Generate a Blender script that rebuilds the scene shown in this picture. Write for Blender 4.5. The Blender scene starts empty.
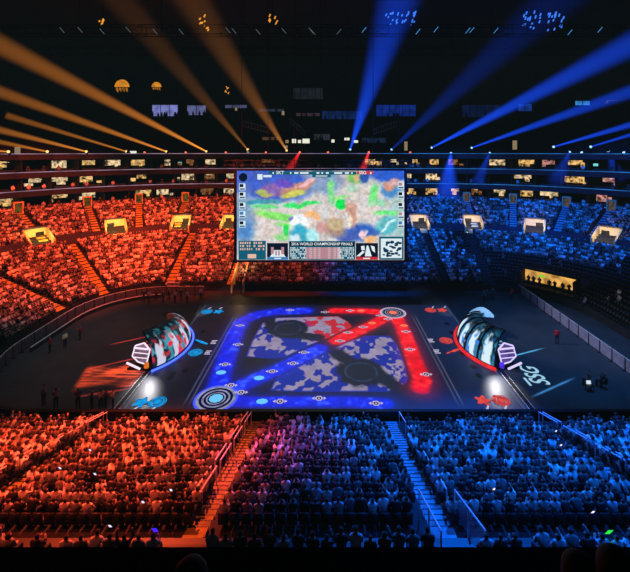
import bpy, bmesh, math, random
import numpy as np
from mathutils import Vector, Matrix
random.seed(11); RNG = np.random.default_rng(11)
S = bpy.context.scene; COL = S.collection
PI = math.pi
# ------------------------------------------------------------------ camera: 630x572, photographer in the upper tier
F, PX, PY, H = 382.0, 327.0, 152.0, 21.0
cd = bpy.data.cameras.new('camera'); cam = bpy.data.objects.new('camera', cd); COL.objects.link(cam)
cam.location = (0, 0, H); cam.rotation_euler = (PI/2, 0, 0)
cd.sensor_width = 36; cd.lens = 36*F/630
cd.shift_x = (315-PX)/630; cd.shift_y = -(286-PY)/630
cd.clip_end = 500; cd.clip_start = .05
S.camera = cam
def G(x, y, z=0.0):            # photo pixel -> point at height z
    D = F*(H-z)/(y-PY); return Vector(((x-PX)*D/F, D, z))
def Q(x, y, D):                # photo pixel -> point at depth D
    return Vector(((x-PX)*D/F, D, H-(y-PY)*D/F))
def proj(p): return PX+F*p[0]/p[1], PY+F*(H-p[2])/p[1]
S.view_settings.view_transform = 'Standard'
S.view_settings.look = 'None'
S.cycles.volume_step_rate = 0.4
S.cycles.max_bounces = 4
S.cycles.transparent_max_bounces = 24
S.cycles.use_denoising = True
S.cycles.sample_clamp_indirect = 3.0
# ------------------------------------------------------------------ helpers
def lin(c):
    return tuple(((v/255)/12.92 if v/255 <= .04045 else ((v/255+.055)/1.055)**2.4) for v in c)
def nt(name):
    m = bpy.data.materials.new(name); m.use_nodes = True
    n = m.node_tree.nodes; n.clear()
    out = n.new('ShaderNodeOutputMaterial')
    return m, n, m.node_tree.links, out
def mat(name, c, rough=.7, metal=0, var=.25, scale=6, srgb=True, emit=0, ecol=None):
    m, n, L, out = nt(name)
    c = lin(c) if srgb else c
    b = n.new('ShaderNodeBsdfPrincipled'); b.inputs['Roughness'].default_value = rough; b.inputs['Metallic'].default_value = metal
    tc = n.new('ShaderNodeTexCoord'); nz = n.new('ShaderNodeTexNoise'); nz.inputs['Scale'].default_value = scale; nz.inputs['Detail'].default_value = 4
    L.new(tc.outputs['Object'], nz.inputs['Vector'])
    r = n.new('ShaderNodeValToRGB')
    r.color_ramp.elements[0].position = .3; r.color_ramp.elements[1].position = .7
    r.color_ramp.elements[0].color = (*[v*(1-var) for v in c], 1); r.color_ramp.elements[1].color = (*[min(1, v*(1+var)) for v in c], 1)
    L.new(nz.outputs['Fac'], r.inputs['Fac']); L.new(r.outputs['Color'], b.inputs['Base Color'])
    if emit:
        b.inputs['Emission Strength'].default_value = emit
        b.inputs['Emission Color'].default_value = (*(lin(ecol) if ecol else c), 1)
    L.new(b.outputs[0], out.inputs['Surface']); return m
def emi(name, c, s=1.0, var=0.0, scale=3, sample=False):
    m, n, L, out = nt(name); c = lin(c)
    e = n.new('ShaderNodeEmission'); e.inputs['Strength'].default_value = s; e.inputs['Color'].default_value = (*c, 1)
    if var:
        tc = n.new('ShaderNodeTexCoord'); nz = n.new('ShaderNodeTexNoise'); nz.inputs['Scale'].default_value = scale
        L.new(tc.outputs['Object'], nz.inputs['Vector'])
        r = n.new('ShaderNodeValToRGB'); r.color_ramp.elements[0].position = .35; r.color_ramp.elements[1].position = .62
        r.color_ramp.elements[0].color = (*[v*(1-var) for v in c], 1); r.color_ramp.elements[1].color = (*c, 1)
        L.new(nz.outputs['Fac'], r.inputs['Fac']); L.new(r.outputs['Color'], e.inputs['Color'])
    L.new(e.outputs[0], out.inputs['Surface'])
    if not sample: m.cycles.emission_sampling = 'NONE'
    return m
def attr_mat(name, glow=True, rough=.55, gs=1.0, sample=False, diffuse=True):
    m, n, L, out = nt(name)
    b = n.new('ShaderNodeBsdfPrincipled'); b.inputs['Roughness'].default_value = rough
    if diffuse:
        a = n.new('ShaderNodeAttribute'); a.attribute_name = 'col'; L.new(a.outputs['Color'], b.inputs['Base Color'])
    else: b.inputs['Base Color'].default_value = (.01, .01, .01, 1)
    if glow:
        g = n.new('ShaderNodeAttribute'); g.attribute_name = 'glow'; L.new(g.outputs['Color'], b.inputs['Emission Color'])
        b.inputs['Emission Strength'].default_value = gs
    L.new(b.outputs[0], out.inputs['Surface'])
    if not sample: m.cycles.emission_sampling = 'NONE'
    return m
class MB:
    def __init__(s): s.v = []; s.f = []
    def add(s, vs, fs):
        o = len(s.v); s.v += [tuple(p) for p in vs]; s.f += [tuple(i+o for i in f) for f in fs]; return s
    def frame(s, o, x, y, z, a, b):     # box from a to b in the frame (o; x,y,z)
        P = []
        for k in ((0,0,0),(1,0,0),(1,1,0),(0,1,0),(0,0,1),(1,0,1),(1,1,1),(0,1,1)):
            q = [(b if k[i] else a)[i] for i in range(3)]
            P.append(o + x*q[0] + y*q[1] + z*q[2])
        return s.add(P, [(0,3,2,1),(4,5,6,7),(0,1,5,4),(1,2,6,5),(2,3,7,6),(3,0,4,7)])
    def box(s, a, b): return s.frame(Vector((0,0,0)), Vector((1,0,0)), Vector((0,1,0)), Vector((0,0,1)), a, b)
    def bar(s, p, q, w, h=None, up=Vector((0,0,1))):
        p, q = Vector(p), Vector(q); h = h or w; d = (q-p)
        if d.length < 1e-6: return s
        L = d.length; d.normalize()
        if abs(d.dot(up)) > .98: up = Vector((1,0,0))
        sx = d.cross(up).normalized(); sz = sx.cross(d).normalized()
        return s.frame(p, sx, d, sz, (-w/2, 0, -h/2), (w/2, L, h/2))
    def tube(s, pts, r, n=8, cap=True):
        pts = [Vector(p) for p in pts]; rr = r if isinstance(r, (list, tuple)) else [r]*len(pts)
        rings = []
        for i, p in enumerate(pts):
            d = (pts[min(i+1, len(pts)-1)]-pts[max(i-1, 0)]).normalized()
            up = Vector((0,0,1)) if abs(d.z) < .95 else Vector((1,0,0))
            a = d.cross(up).normalized(); b = a.cross(d)
            rings.append([p+(a*math.cos(2*PI*k/n)+b*math.sin(2*PI*k/n))*rr[i] for k in range(n)])
        vs = [v for r_ in rings for v in r_]; fs = []
        for i in range(len(pts)-1):
            for k in range(n):
                fs.append((i*n+k, i*n+(k+1)%n, (i+1)*n+(k+1)%n, (i+1)*n+k))
        if cap: fs += [tuple(range(n))[::-1], tuple((len(pts)-1)*n+k for k in range(n))]
        return s.add(vs, fs)
    def poly(s, pts, z=None):
        return s.add([(p[0], p[1], p[2] if z is None else z) for p in pts], [tuple(range(len(pts)))])
    def build(s, name, m, parent=None, smooth=False, loc=None):
        me = bpy.data.meshes.new(name); me.from_pydata(s.v, [], s.f); me.update()
        if m: me.materials.append(m)
        o = bpy.data.objects.new(name, me); COL.objects.link(o)
        if smooth:
            me.polygons.foreach_set('use_smooth', [True]*len(me.polygons))
        if parent is not None:
            o.parent = parent; o.matrix_parent_inverse = Matrix.Translation(-parent.location)
        return o
def tag(o, label=None, cat=None, group=None, kind=None):
    if label: o['label'] = label
    if cat: o['category'] = cat
    if group: o['group'] = group
    if kind: o['kind'] = kind
    return o
def empty(name, loc, label, cat, group=None):
    o = bpy.data.objects.new(name, None); COL.objects.link(o); o.location = loc; o.empty_display_size = .2
    return tag(o, label, cat, group, 'thing')
def struct(o): o['kind'] = 'structure'; return o
def setattr_col(me, name, arr):
    a = me.attributes.new(name, 'FLOAT_COLOR', 'POINT')
    arr = np.asarray(arr, dtype=np.float32)
    if arr.shape[1] == 3: arr = np.concatenate([arr, np.ones((len(arr), 1), np.float32)], 1)
    a.data.foreach_set('color', arr.ravel())
def ordinal(n):
    w = 'first second third fourth fifth sixth seventh eighth ninth tenth eleventh twelfth thirteenth fourteenth fifteenth sixteenth seventeenth eighteenth nineteenth twentieth'.split()
    if n <= 20: return w[n-1]
    t = {2: 'twenty', 3: 'thirty', 4: 'forty'}[n//10]
    return (t + '-' + w[n % 10-1]) if n % 10 else {30: 'thirtieth', 40: 'fortieth'}[n]
# fractal value noise on arrays
_tab = RNG.random((256, 256))
def vnoise(x, y):
    xi, yi = np.floor(x).astype(int), np.floor(y).astype(int); fx, fy = x-xi, y-yi
    fx, fy = fx*fx*(3-2*fx), fy*fy*(3-2*fy)
    a, b, c, d = _tab[xi % 256, yi % 256], _tab[(xi+1) % 256, yi % 256], _tab[xi % 256, (yi+1) % 256], _tab[(xi+1) % 256, (yi+1) % 256]
    return (a*(1-fx)+b*fx)*(1-fy)+(c*(1-fx)+d*fx)*fy
def fbm(x, y, o=4):
    t = 0; amp = .5
    for k in range(o): t = t+amp*vnoise(x*2**k+17*k, y*2**k+31*k); amp *= .5
    return t/(1-.5**o)
def grid(name, nx, ny, fn, m, parent=None):      # fn(u,v) arrays -> positions
    u, v = np.meshgrid(np.linspace(0, 1, nx), np.linspace(0, 1, ny)); u, v = u.ravel(), v.ravel()
    P = fn(u, v)
    i = np.arange((nx-1)*(ny-1)); a = (i//(nx-1))*nx+i % (nx-1)
    q = np.stack([a, a+1, a+nx+1, a+nx], 1)
    me = mesh_np(name, P, q)
    me.materials.append(m); o = bpy.data.objects.new(name, me); COL.objects.link(o)
    if parent is not None: o.parent = parent; o.matrix_parent_inverse = Matrix.Translation(-parent.location)
    return o, u, v, P
def mesh_np(name, P, q):
    me = bpy.data.meshes.new(name); n = len(q); k = q.shape[1]
    me.vertices.add(len(P)); me.vertices.foreach_set('co', np.asarray(P, np.float32).ravel())
    me.loops.add(n*k); me.loops.foreach_set('vertex_index', q.astype(np.int32).ravel())
    me.polygons.add(n); me.polygons.foreach_set('loop_start', np.arange(0, n*k, k, dtype=np.int32))
    me.update(calc_edges=True); me.validate(); return me
def segdist(x, y, pts):
    d = np.full(x.shape, 1e9)
    for (ax, ay), (bx, by) in zip(pts[:-1], pts[1:]):
        vx, vy = bx-ax, by-ay; L = vx*vx+vy*vy+1e-9
        t = np.clip(((x-ax)*vx+(y-ay)*vy)/L, 0, 1)
        d = np.minimum(d, np.hypot(x-ax-t*vx, y-ay-t*vy))
    return d
def inpoly(x, y, pts):
    c = np.zeros(x.shape, bool); n = len(pts)
    for i in range(n):
        (x0, y0), (x1, y1) = pts[i], pts[(i+1) % n]
        if y0 == y1: continue
        c ^= ((y0 > y) != (y1 > y)) & (x < (x1-x0)*(y-y0)/(y1-y0)+x0)
    return c
def sm(a, b, x):
    t = np.clip((x-a)/(b-a), 0, 1); return t*t*(3-2*t)
def text_mesh(txt, size, bold=0.0):
    c = bpy.data.curves.new('t', 'FONT'); c.body = txt; c.size = size; c.align_x = 'CENTER'; c.align_y = 'CENTER'; c.offset = bold
    o = bpy.data.objects.new('t', c); COL.objects.link(o)
    dg = bpy.context.evaluated_depsgraph_get(); me = bpy.data.meshes.new_from_object(o.evaluated_get(dg))
    vs = [v.co.copy() for v in me.vertices]; fs = [tuple(p.vertices) for p in me.polygons]
    bpy.data.objects.remove(o); bpy.data.curves.remove(c); bpy.data.meshes.remove(me)
    return vs, fs
# ------------------------------------------------------------------ the oval: outline of the arena floor and its offsets
SEG = [('l', (-32, 40), (-32, 47), (-1, 0)), ('c', (-23, 47), PI, PI/2), ('l', (-23, 56), (23, 56), (0, 1)), ('c', (23, 47), PI/2, 0),
       ('l', (32, 47), (32, 40), (1, 0)), ('c', (23, 40), 0, -PI/2), ('l', (23, 31), (-23, 31), (0, -1)), ('c', (-23, 40), -PI/2, -PI)]
RC = 9.0
SL = [math.dist(g[1], g[2]) if g[0] == 'l' else RC*PI/2 for g in SEG]
S0 = [sum(SL[:i]) for i in range(9)]
def ring(s, r):
    i = max(k for k in range(8) if S0[k] <= s+1e-9); t = (s-S0[i])/SL[i]; g = SEG[i]
    if g[0] == 'l':
        n = Vector((*g[3], 0)); p = Vector((g[1][0]+(g[2][0]-g[1][0])*t, g[1][1]+(g[2][1]-g[1][1])*t, 0))
        return p+n*r, n
    a = g[2]+(g[3]-g[2])*t; n = Vector((math.cos(a), math.sin(a), 0))
    return Vector((*g[1], 0))+n*(RC+r), n
def srange(a, b, step=1.2):
    out = []
    for i in range(8):
        lo, hi = max(a, S0[i]), min(b, S0[i+1])
        if hi <= lo: continue
        if SEG[i][0] == 'l': out += [lo, hi] if hi-lo < 15 else list(np.linspace(lo, hi, 5))
        else: out += list(np.linspace(lo, hi, max(2, int((hi-lo)/step)+1)))
    r = []
    for s in out:
        if not r or s-r[-1] > 1e-6: r.append(s)
    return r
def sweep(mb, prof, ss, closed=True, caps=True):
    n = len(prof); vs = []; fs = []
    for s in ss:
        for (r, z) in prof:
            p, _ = ring(s, r); vs.append((p.x, p.y, z))
    m = n if closed else n-1
    for i in range(len(ss)-1):
        for k in range(m):
            fs.append((i*n+k, i*n+(k+1) % n, (i+1)*n+(k+1) % n, (i+1)*n+k))
    if closed and caps: fs += [tuple(range(n))[::-1], tuple((len(ss)-1)*n+k for k in range(n))]
    return mb.add(vs, fs)
def boxprof(r0, r1, z0, z1): return [(r0, z0), (r1, z0), (r1, z1), (r0, z1)]
FAR0, FAR1 = 0.0, S0[5]                      # left end, far side, right end
def s_at_px(px, r, z, lo=FAR0, hi=FAR1):     # where on the ring one sees photo column px
    best = None
    for s in np.linspace(lo, hi, 900):
        p, _ = ring(s, r)
        e = abs(PX+F*p.x/p.y-px)
        if best is None or e < best[0]: best = (e, s)
    return best[1]
# ------------------------------------------------------------------ materials
M = dict(
    floor=mat('floor_concrete', (62, 66, 70), .55, var=.22, scale=.5),
    conc=mat('dark_concrete', (30, 30, 34), .85, var=.3, scale=1.5),
    darkc=mat('black_concrete', (22, 24, 27), .9, var=.3, scale=1.0),
    wall=mat('dark_wall', (30, 32, 35), .9, var=.3, scale=.4),
    black=mat('black_metal', (12, 13, 15), .45, .3),
    rail=mat('rail_metal', (225, 225, 232), .4, 0),
    seat=mat('seat_plastic', (12, 11, 16), .6, var=.4, scale=1.2),
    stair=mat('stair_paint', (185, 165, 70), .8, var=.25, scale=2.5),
    stairn=mat('stair_paint_near', (135, 128, 50), .85, var=.35, scale=2.5),  # darker yellow copy for near stairs, countering the strong red wash
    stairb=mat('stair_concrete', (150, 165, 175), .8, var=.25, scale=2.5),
    cream=mat('cream_plaster', (225, 200, 140), .8, var=.12, scale=1.2),
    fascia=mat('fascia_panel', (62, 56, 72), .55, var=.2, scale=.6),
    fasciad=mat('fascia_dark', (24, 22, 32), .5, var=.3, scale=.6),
    panel=mat('barrier_fabric', (165, 165, 185), .8, var=.2, scale=2),
    dpanel=mat('barrier_glass', (84, 82, 92), .35, var=.2, scale=2),
    white=mat('white_gloss', (225, 225, 235), .4),
)
# ------------------------------------------------------------------ the room shell
fl = MB(); fl.box((-75, -2, -.3), (75, 112, 0)); struct(fl.build('floor', M['floor']))
ce = MB(); ce.box((-90, -6, 46), (90, 122, 46.4)); struct(ce.build('ceiling', M['darkc']))
allfar = srange(FAR0, FAR1)
w = MB(); sweep(w, [(53, 0), (53.5, 0), (53.5, 46), (53, 46)], allfar); struct(w.build('wall_far', M['wall']))
K = 16
def step_profile(r0, z0, depth, rise, n, zb):
    P = [(r0-.25, zb), (r0-.25, z0)]
    for k in range(n):
        P += [(r0-.25+depth*(k+1), z0+rise*k)]
        if k < n-1: P += [(r0-.25+depth*(k+1), z0+rise*(k+1))]
    P += [(P[-1][0], zb)]
    return P
R1, Z1, DEP, RISE, N1 = 2.0, 1.0, .85, .315, 16        # lower bowl
R2, Z2, N2 = 17.38, 6.75, 12                            # second bowl
WALK = 6.0
fullring = srange(0, S0[8]-1e-6)
NZ1, NZ2 = -.62, .0                                     # the near stands sit a little lower
b = MB(); sweep(b, step_profile(R1, Z1, DEP, RISE, N1, -.02), allfar); struct(b.build('seating_tier_lower', M['conc']))
nearring = srange(S0[5], S0[8]-1e-6)
b = MB(); sweep(b, step_profile(R1, Z1+NZ1, DEP, RISE, N1, -.02), nearring); struct(b.build('seating_tier_near', M['conc']))
b = MB(); sweep(b, boxprof(15.35, 16.4, 0, WALK-.25), allfar); struct(b.build('walkway', M['darkc']))
b = MB(); sweep(b, boxprof(15.35, 16.4, 0, WALK-.25+NZ1), nearring); struct(b.build('walkway_near', M['black']))  # black rather than concrete: darkness past the wash put in as colour
portal_px = [(43, 1), (116, 1), (179, 1), (229, 1), (421, 0), (474, 0), (534, 0), (603, 0)]
PORT = [s_at_px(p, 16.5, 6.7) for p, _ in portal_px]
def s_shift(s_, dist):          # walk along the ring at offset 16.5
    p_ = ring(s_, 16.5)[0]; st = .02 if dist > 0 else -.02; q_ = s_
    while (ring(q_, 16.5)[0]-p_).length < abs(dist): q_ += st
    return q_
edges = [FAR0]+[e_ for s_ in PORT for e_ in (s_shift(s_, -1.82), s_shift(s_, 1.82))]+[FAR1]
for a_, c_ in zip(edges[0::2], edges[1::2]):
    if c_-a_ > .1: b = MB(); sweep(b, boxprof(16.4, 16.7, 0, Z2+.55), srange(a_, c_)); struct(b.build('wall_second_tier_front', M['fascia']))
b = MB(); sweep(b, boxprof(16.4, 16.7, 0, WALK-.3), allfar); struct(b.build('walkway_kerb', M['darkc']))
b = MB(); sweep(b, boxprof(16.4, 16.7, 0, Z2-.5), srange(S0[5], S0[8]-1e-6)); struct(b.build('wall_near_tier_front', M['black']))
b = MB(); sweep(b, step_profile(R2, Z2, DEP, RISE, N2, 5.9), allfar); struct(b.build('seating_tier_upper', M['conc']))
b = MB(); sweep(b, step_profile(R2, Z2+NZ2, DEP, RISE, N2, 5.6), nearring); struct(b.build('seating_tier_near_upper', M['black']))  # black tier as well, the dark strip painted by material
b = MB(); sweep(b, boxprof(1.2, 1.5, -.05, .95), srange(S0[5]+5, S0[8]-3)); struct(b.build('wall_stage_front', M['black']))
# suites: three tiers of ledges around the far side
TIER = [10.15, 13.45, 16.75]; TOPZ = 20.05
def grad_emi(name):     # light caught on the ledge edges, painted as emission: lavender on the left, blue on the right, patchy
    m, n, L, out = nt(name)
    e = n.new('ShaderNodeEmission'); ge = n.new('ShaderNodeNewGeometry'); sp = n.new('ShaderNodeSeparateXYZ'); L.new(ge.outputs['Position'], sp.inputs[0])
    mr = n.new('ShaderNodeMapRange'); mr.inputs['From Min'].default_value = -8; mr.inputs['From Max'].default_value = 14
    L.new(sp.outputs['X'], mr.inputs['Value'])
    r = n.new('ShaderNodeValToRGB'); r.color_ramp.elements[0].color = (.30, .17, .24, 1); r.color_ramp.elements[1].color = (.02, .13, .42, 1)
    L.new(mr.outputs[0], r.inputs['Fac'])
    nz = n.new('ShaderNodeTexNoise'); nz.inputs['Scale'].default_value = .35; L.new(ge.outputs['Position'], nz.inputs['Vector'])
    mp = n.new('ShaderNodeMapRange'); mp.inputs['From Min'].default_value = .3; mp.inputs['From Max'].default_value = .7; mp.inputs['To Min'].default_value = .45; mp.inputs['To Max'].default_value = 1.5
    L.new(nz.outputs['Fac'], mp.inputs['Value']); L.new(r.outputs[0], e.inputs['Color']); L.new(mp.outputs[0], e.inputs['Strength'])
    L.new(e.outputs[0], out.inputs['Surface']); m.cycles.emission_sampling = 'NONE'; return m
EDGE = grad_emi('ledge_caught_light')
for i, z in enumerate(TIER+[TOPZ]):
    b = MB(); sweep(b, boxprof(28, 35, z-.4, z), allfar); struct(b.build('suite_slab', M['darkc']))
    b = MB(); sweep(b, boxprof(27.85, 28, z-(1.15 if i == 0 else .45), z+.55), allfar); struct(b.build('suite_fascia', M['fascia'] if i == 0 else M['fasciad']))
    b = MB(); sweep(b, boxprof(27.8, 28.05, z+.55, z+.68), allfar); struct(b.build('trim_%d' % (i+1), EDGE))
b = MB(); sweep(b, boxprof(34.6, 35, 9.5, TOPZ), allfar); struct(b.build('wall_suites', M['wall']))
# upper deck
b = MB(); sweep(b, step_profile(30, TOPZ+.9, .95, .56, 22, TOPZ), allfar); struct(b.build('seating_tier_top', M['darkc']))
# near balcony under the camera
b = MB(); b.box((-12, 3.2, 16.6), (12, 3.45, 17.33)); b.box((-12, 3.12, 17.33), (12, 3.5, 17.38)); b.box((-12, -3, 16.6), (12, 3.2, 16.9)); struct(b.build('balcony', M['black']))
# ------------------------------------------------------------------ people
SK_N = 'pelvis belly chest neck head crown'.split()
def skeleton(kind):
    V = {}; E = []
    st = kind.startswith('stand')
    zo = .42 if st else 0
    lean = {'lean': .12}.get(kind, 0)
    V['pelvis'] = (0, 0, .52+zo, .15, 't'); V['belly'] = (0, -.02+lean*.4, .72+zo, .14, 's'); V['chest'] = (0, -.03+lean, .95+zo, .155, 's')
    V['neck'] = (0, -.02+lean*1.3, 1.11+zo, .06, 'k'); V['head'] = (0, .01+lean*1.5, 1.2+zo, .088, 'k'); V['crown'] = (0, 0+lean*1.5, 1.30+zo, .092, 'h')
    E += [('pelvis', 'belly'), ('belly', 'chest'), ('chest', 'neck'), ('neck', 'head'), ('head', 'crown')]
    for sd, n in ((-1, 'L'), (1, 'R')):
        V['sh'+n] = (sd*.19, -.03+lean, 1.03+zo, .075, 's')
        el, ha = (sd*.21, .06+lean, .78+zo), (sd*.12, .27+lean, .74+zo)
        if kind == 'cheer': el, ha = (sd*.30, .05, 1.16), (sd*.25, .08, 1.45)
        if kind == 'clap': el, ha = (sd*.21, .12, .83), (sd*.05, .3, 1.02)
        if kind == 'phone' and sd > 0: el, ha = (.26, .14, .9), (.1, .36, 1.2)
        if kind == 'wave' and sd < 0: el, ha = (-.31, .02, 1.12), (-.34, .06, 1.42)
        if kind == 'stand': el, ha = (sd*.25, -.01, .78+zo), (sd*.24, .06, .55+zo)
        if kind == 'standhold': el, ha = (sd*.25, .06, .82+zo), (sd*.1, .3, .95+zo)
        V['el'+n] = (*el, .052, 's'); V['ha'+n] = (*ha, .045, 'k')
        E += [('chest', 'sh'+n), ('sh'+n, 'el'+n), ('el'+n, 'ha'+n)]
        if st:
            V['hi'+n] = (sd*.1, 0, .86, .1, 't'); V['kn'+n] = (sd*.11, .02, .5, .07, 't'); V['an'+n] = (sd*.11, -.01, .08, .05, 't'); V['to'+n] = (sd*.12, .15, .04, .04, 't')
        else:
            V['hi'+n] = (sd*.1, .08, .5, .1, 't'); V['kn'+n] = (sd*.12, .42, .52, .078, 't'); V['an'+n] = (sd*.12, .42, .09, .05, 't'); V['to'+n] = (sd*.13, .55, .04, .04, 't')
        E += [('pelvis', 'hi'+n), ('hi'+n, 'kn'+n), ('kn'+n, 'an'+n), ('an'+n, 'to'+n)]
    return V, E
def body(kind, sub):
    V, E = skeleton(kind); names = list(V); idx = {n: i for i, n in enumerate(names)}
    me = bpy.data.meshes.new('body'); me.from_pydata([V[n][:3] for n in names], [(idx[a], idx[c]) for a, c in E], [])
    o = bpy.data.objects.new('body', me); COL.objects.link(o)
    o.modifiers.new('skin', 'SKIN')
    sv = me.skin_vertices[0].data
    for i, n in enumerate(names):
        r = V[n][3]; sv[i].radius = (r*(1.15 if n in ('chest', 'belly', 'pelvis') else 1), r); sv[i].use_root = (n == 'pelvis')
    if sub:
        md = o.modifiers.new('sub', 'SUBSURF'); md.levels = sub; md.render_levels = sub
    dg = bpy.context.evaluated_depsgraph_get()
    out = bpy.data.meshes.new_from_object(o.evaluated_get(dg)); bpy.data.objects.remove(o); bpy.data.meshes.remove(me)
    P = np.array([v.co[:] for v in out.vertices]); J = np.array([V[n][:3] for n in names]); R = np.array([V[n][3] for n in names])
    near = np.argmin(np.linalg.norm(P[:, None]-J[None], axis=2)-R[None]*.6, axis=1)
    zone = np.array(['tskh'.index(V[names[i]][4]) for i in near])
    hz = V['head'][2]; hy = V['head'][1]
    zone[(zone == 2) & (P[:, 2] > hz-.05) & (P[:, 1] < hy-.02)] = 3
    return out, P, zone
def zone_mat():
    m, n, L, out = nt('person_surface')
    b = n.new('ShaderNodeBsdfPrincipled'); b.inputs['Roughness'].default_value = .8
    a = n.new('ShaderNodeAttribute'); a.attribute_name = 'col'
    z = n.new('ShaderNodeAttribute'); z.attribute_name = 'shirt'
    oi = n.new('ShaderNodeObjectInfo'); mx = n.new('ShaderNodeMix'); mx.data_type = 'RGBA'
    L.new(z.outputs['Fac'], mx.inputs[0]); L.new(a.outputs['Color'], mx.inputs[6]); L.new(oi.outputs['Color'], mx.inputs[7])
    tc = n.new('ShaderNodeTexCoord'); nz = n.new('ShaderNodeTexNoise'); nz.inputs['Scale'].default_value = 9; L.new(tc.outputs['Object'], nz.inputs['Vector'])
    mr = n.new('ShaderNodeMapRange'); mr.inputs['To Min'].default_value = .7; mr.inputs['To Max'].default_value = 1.25; L.new(nz.outputs['Fac'], mr.inputs['Value'])
    mu = n.new('ShaderNodeMix'); mu.data_type = 'RGBA'; mu.blend_type = 'MULTIPLY'; mu.inputs[0].default_value = 1
    L.new(mx.outputs[2], mu.inputs[6]); L.new(mr.outputs[0], mu.inputs[7]); L.new(mu.outputs[2], b.inputs['Base Color'])
    L.new(b.outputs[0], out.inputs['Surface']); return m
PM = zone_mat()
ZC = np.array([(.02, .02, .03), (0, 0, 0), (.42, .27, .2), (.02, .015, .012)])
KINDS_P = ['sit', 'cheer', 'clap', 'phone', 'wave', 'lean', 'stand', 'standhold']
HI = {}; LO = {}
for k in KINDS_P:
    me, P, zn = body(k, 1)
    setattr_col(me, 'col', ZC[zn]); a = me.attributes.new('shirt', 'FLOAT', 'POINT'); a.data.foreach_set('value', (zn == 1).astype(np.float32))
    me.materials.append(PM); me.polygons.foreach_set('use_smooth', [True]*len(me.polygons)); me.name = 'person_'+k; HI[k] = me
    me, P, zn = body(k, 0); me.calc_loop_triangles()
    T = np.array([t.vertices[:] for t in me.loop_triangles]); LO[k] = (P, zn, T); bpy.data.meshes.remove(me)
# ---- seat positions
CONC = ring(s_at_px(549, 3.2, .5), 4)[0]
seats = []      # (x, y, z, yaw, dist, ringinfo)
SEATW = .48
aisle2 = [s_at_px(p, 27, 10) for p in (20, 87, 139, 185, 467, 513, 566, 610)]
aisle1 = [s_at_px(p, 8, 3.2) for p in (18, 88, 181, 240, 434, 478)]
NEAR_A = [-16.2, -5.4, 4.8, 15.6]
def row_seats(r, z, tier):
    out = []
    for i in range(8):
        g = SEG[i]; L = SL[i] if g[0] == 'l' else (RC+r)*PI/2
        n = int(L/SEATW)
        for k in range(n):
            s = S0[i]+SL[i]*(k+.5)/n; p, nn = ring(s, r); out.append((s, p, nn))
    return out
def dens(p, tier, s, r):
    """share of seats taken"""
    if tier == 1:
        if p.y > 36 and p.x > 24:                       # dark right corner behind the fence
            return .8 if (r > 9.5 and p.x > 27 and p.y > 55) else .05
        if p.y > 50 and 21 < p.x <= 24: return .5
        if p.y < 36 and r < 5.2: return .55
        return .93
    return .93
for tier, (r0, z0, n) in enumerate(((R1, Z1, N1), (R2, Z2, N2)), 1):
    for k in range(n):
        r, z = r0+DEP*k, z0+RISE*k
        for s, p, nn in row_seats(r, z, tier):
            near = s > S0[5]
            z = r0 and (z0+RISE*k+((NZ1 if tier == 1 else NZ2) if near else 0))
            if near and tier == 2 and k != 1: continue
            if near and tier == 1 and k < 2: continue
            u, v = proj((p.x, p.y, z+.9)) if p.y > .5 else (9999, 0)
            if not (-60 < u < 690 and v < 640): continue
            if s < S0[5]:
                A = aisle1 if tier == 1 else aisle2
                sc = (RC+r)/RC
                def gap(s_, a): 
                    q, _ = ring(a, r); return (q-p).length
                if any(gap(s, a) < .85 for a in A): continue
                if tier == 2 and k < 4 and any((ring(a, r)[0]-p).length < 2.0 for a in PORT): continue
            else:
                if any(abs(p.x-(a+(-a*.004)*r)) < .66 for a in NEAR_A): continue
            if tier == 1 and r < 7 and (p-CONC).length < 4.6: continue   # lit concession tunnel
            seats.append((p.x, p.y, z, math.atan2(-nn.y, -nn.x)-PI/2, (Vector((p.x, p.y, z+.8))-Vector((0, 0, H))).length, tier, k, s, near, dens(p, tier, s, r)))
print('seats', len(seats))
# seats: one mass of dark folding chairs
sv = []; base = np.array([(-.2,-.2,.26),(.2,-.2,.26),(.2,.2,.26),(-.2,.2,.26),(-.2,-.2,.32),(.2,-.2,.32),(.2,.2,.32),(-.2,.2,.32),
                          (-.2,-.28,.3),(.2,-.28,.3),(.2,-.23,.3),(-.2,-.23,.3),(-.2,-.31,.8),(.2,-.31,.8),(.2,-.26,.8),(-.2,-.26,.8),
                          (-.04,-.1,0),(.04,-.1,0),(.04,.1,0),(-.04,.1,0),(-.04,-.1,.26),(.04,-.1,.26),(.04,.1,.26),(-.04,.1,.26)])
bq = np.array([(0,3,2,1),(4,5,6,7),(0,1,5,4),(1,2,6,5),(2,3,7,6),(3,0,4,7)]); bq = np.concatenate([bq, bq+8, bq+16])
def inst(P, places):
    pl = np.array(places); c, s = np.cos(pl[:, 3]), np.sin(pl[:, 3]); sc = pl[:, 4] if pl.shape[1] > 4 else np.ones(len(pl))
    X = P[None, :, 0]*sc[:, None]; Y = P[None, :, 1]*sc[:, None]; Zz = P[None, :, 2]*sc[:, None]
    return np.stack([X*c[:, None]-Y*s[:, None]+pl[:, 0, None], X*s[:, None]+Y*c[:, None]+pl[:, 1, None], Zz+pl[:, 2, None]], 2)
W = inst(base, [q[:4] for q in seats]); n = len(seats)
q = (bq[None]+(np.arange(n)*24)[:, None, None]).reshape(-1, 4)
me = mesh_np('arena_seats', W.reshape(-1, 3), q); me.materials.append(M['seat'])
o = bpy.data.objects.new('arena_seats', me); COL.objects.link(o); tag(o, 'dark folding seats in curved rows under the crowd', 'seating', kind='stuff')
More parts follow.
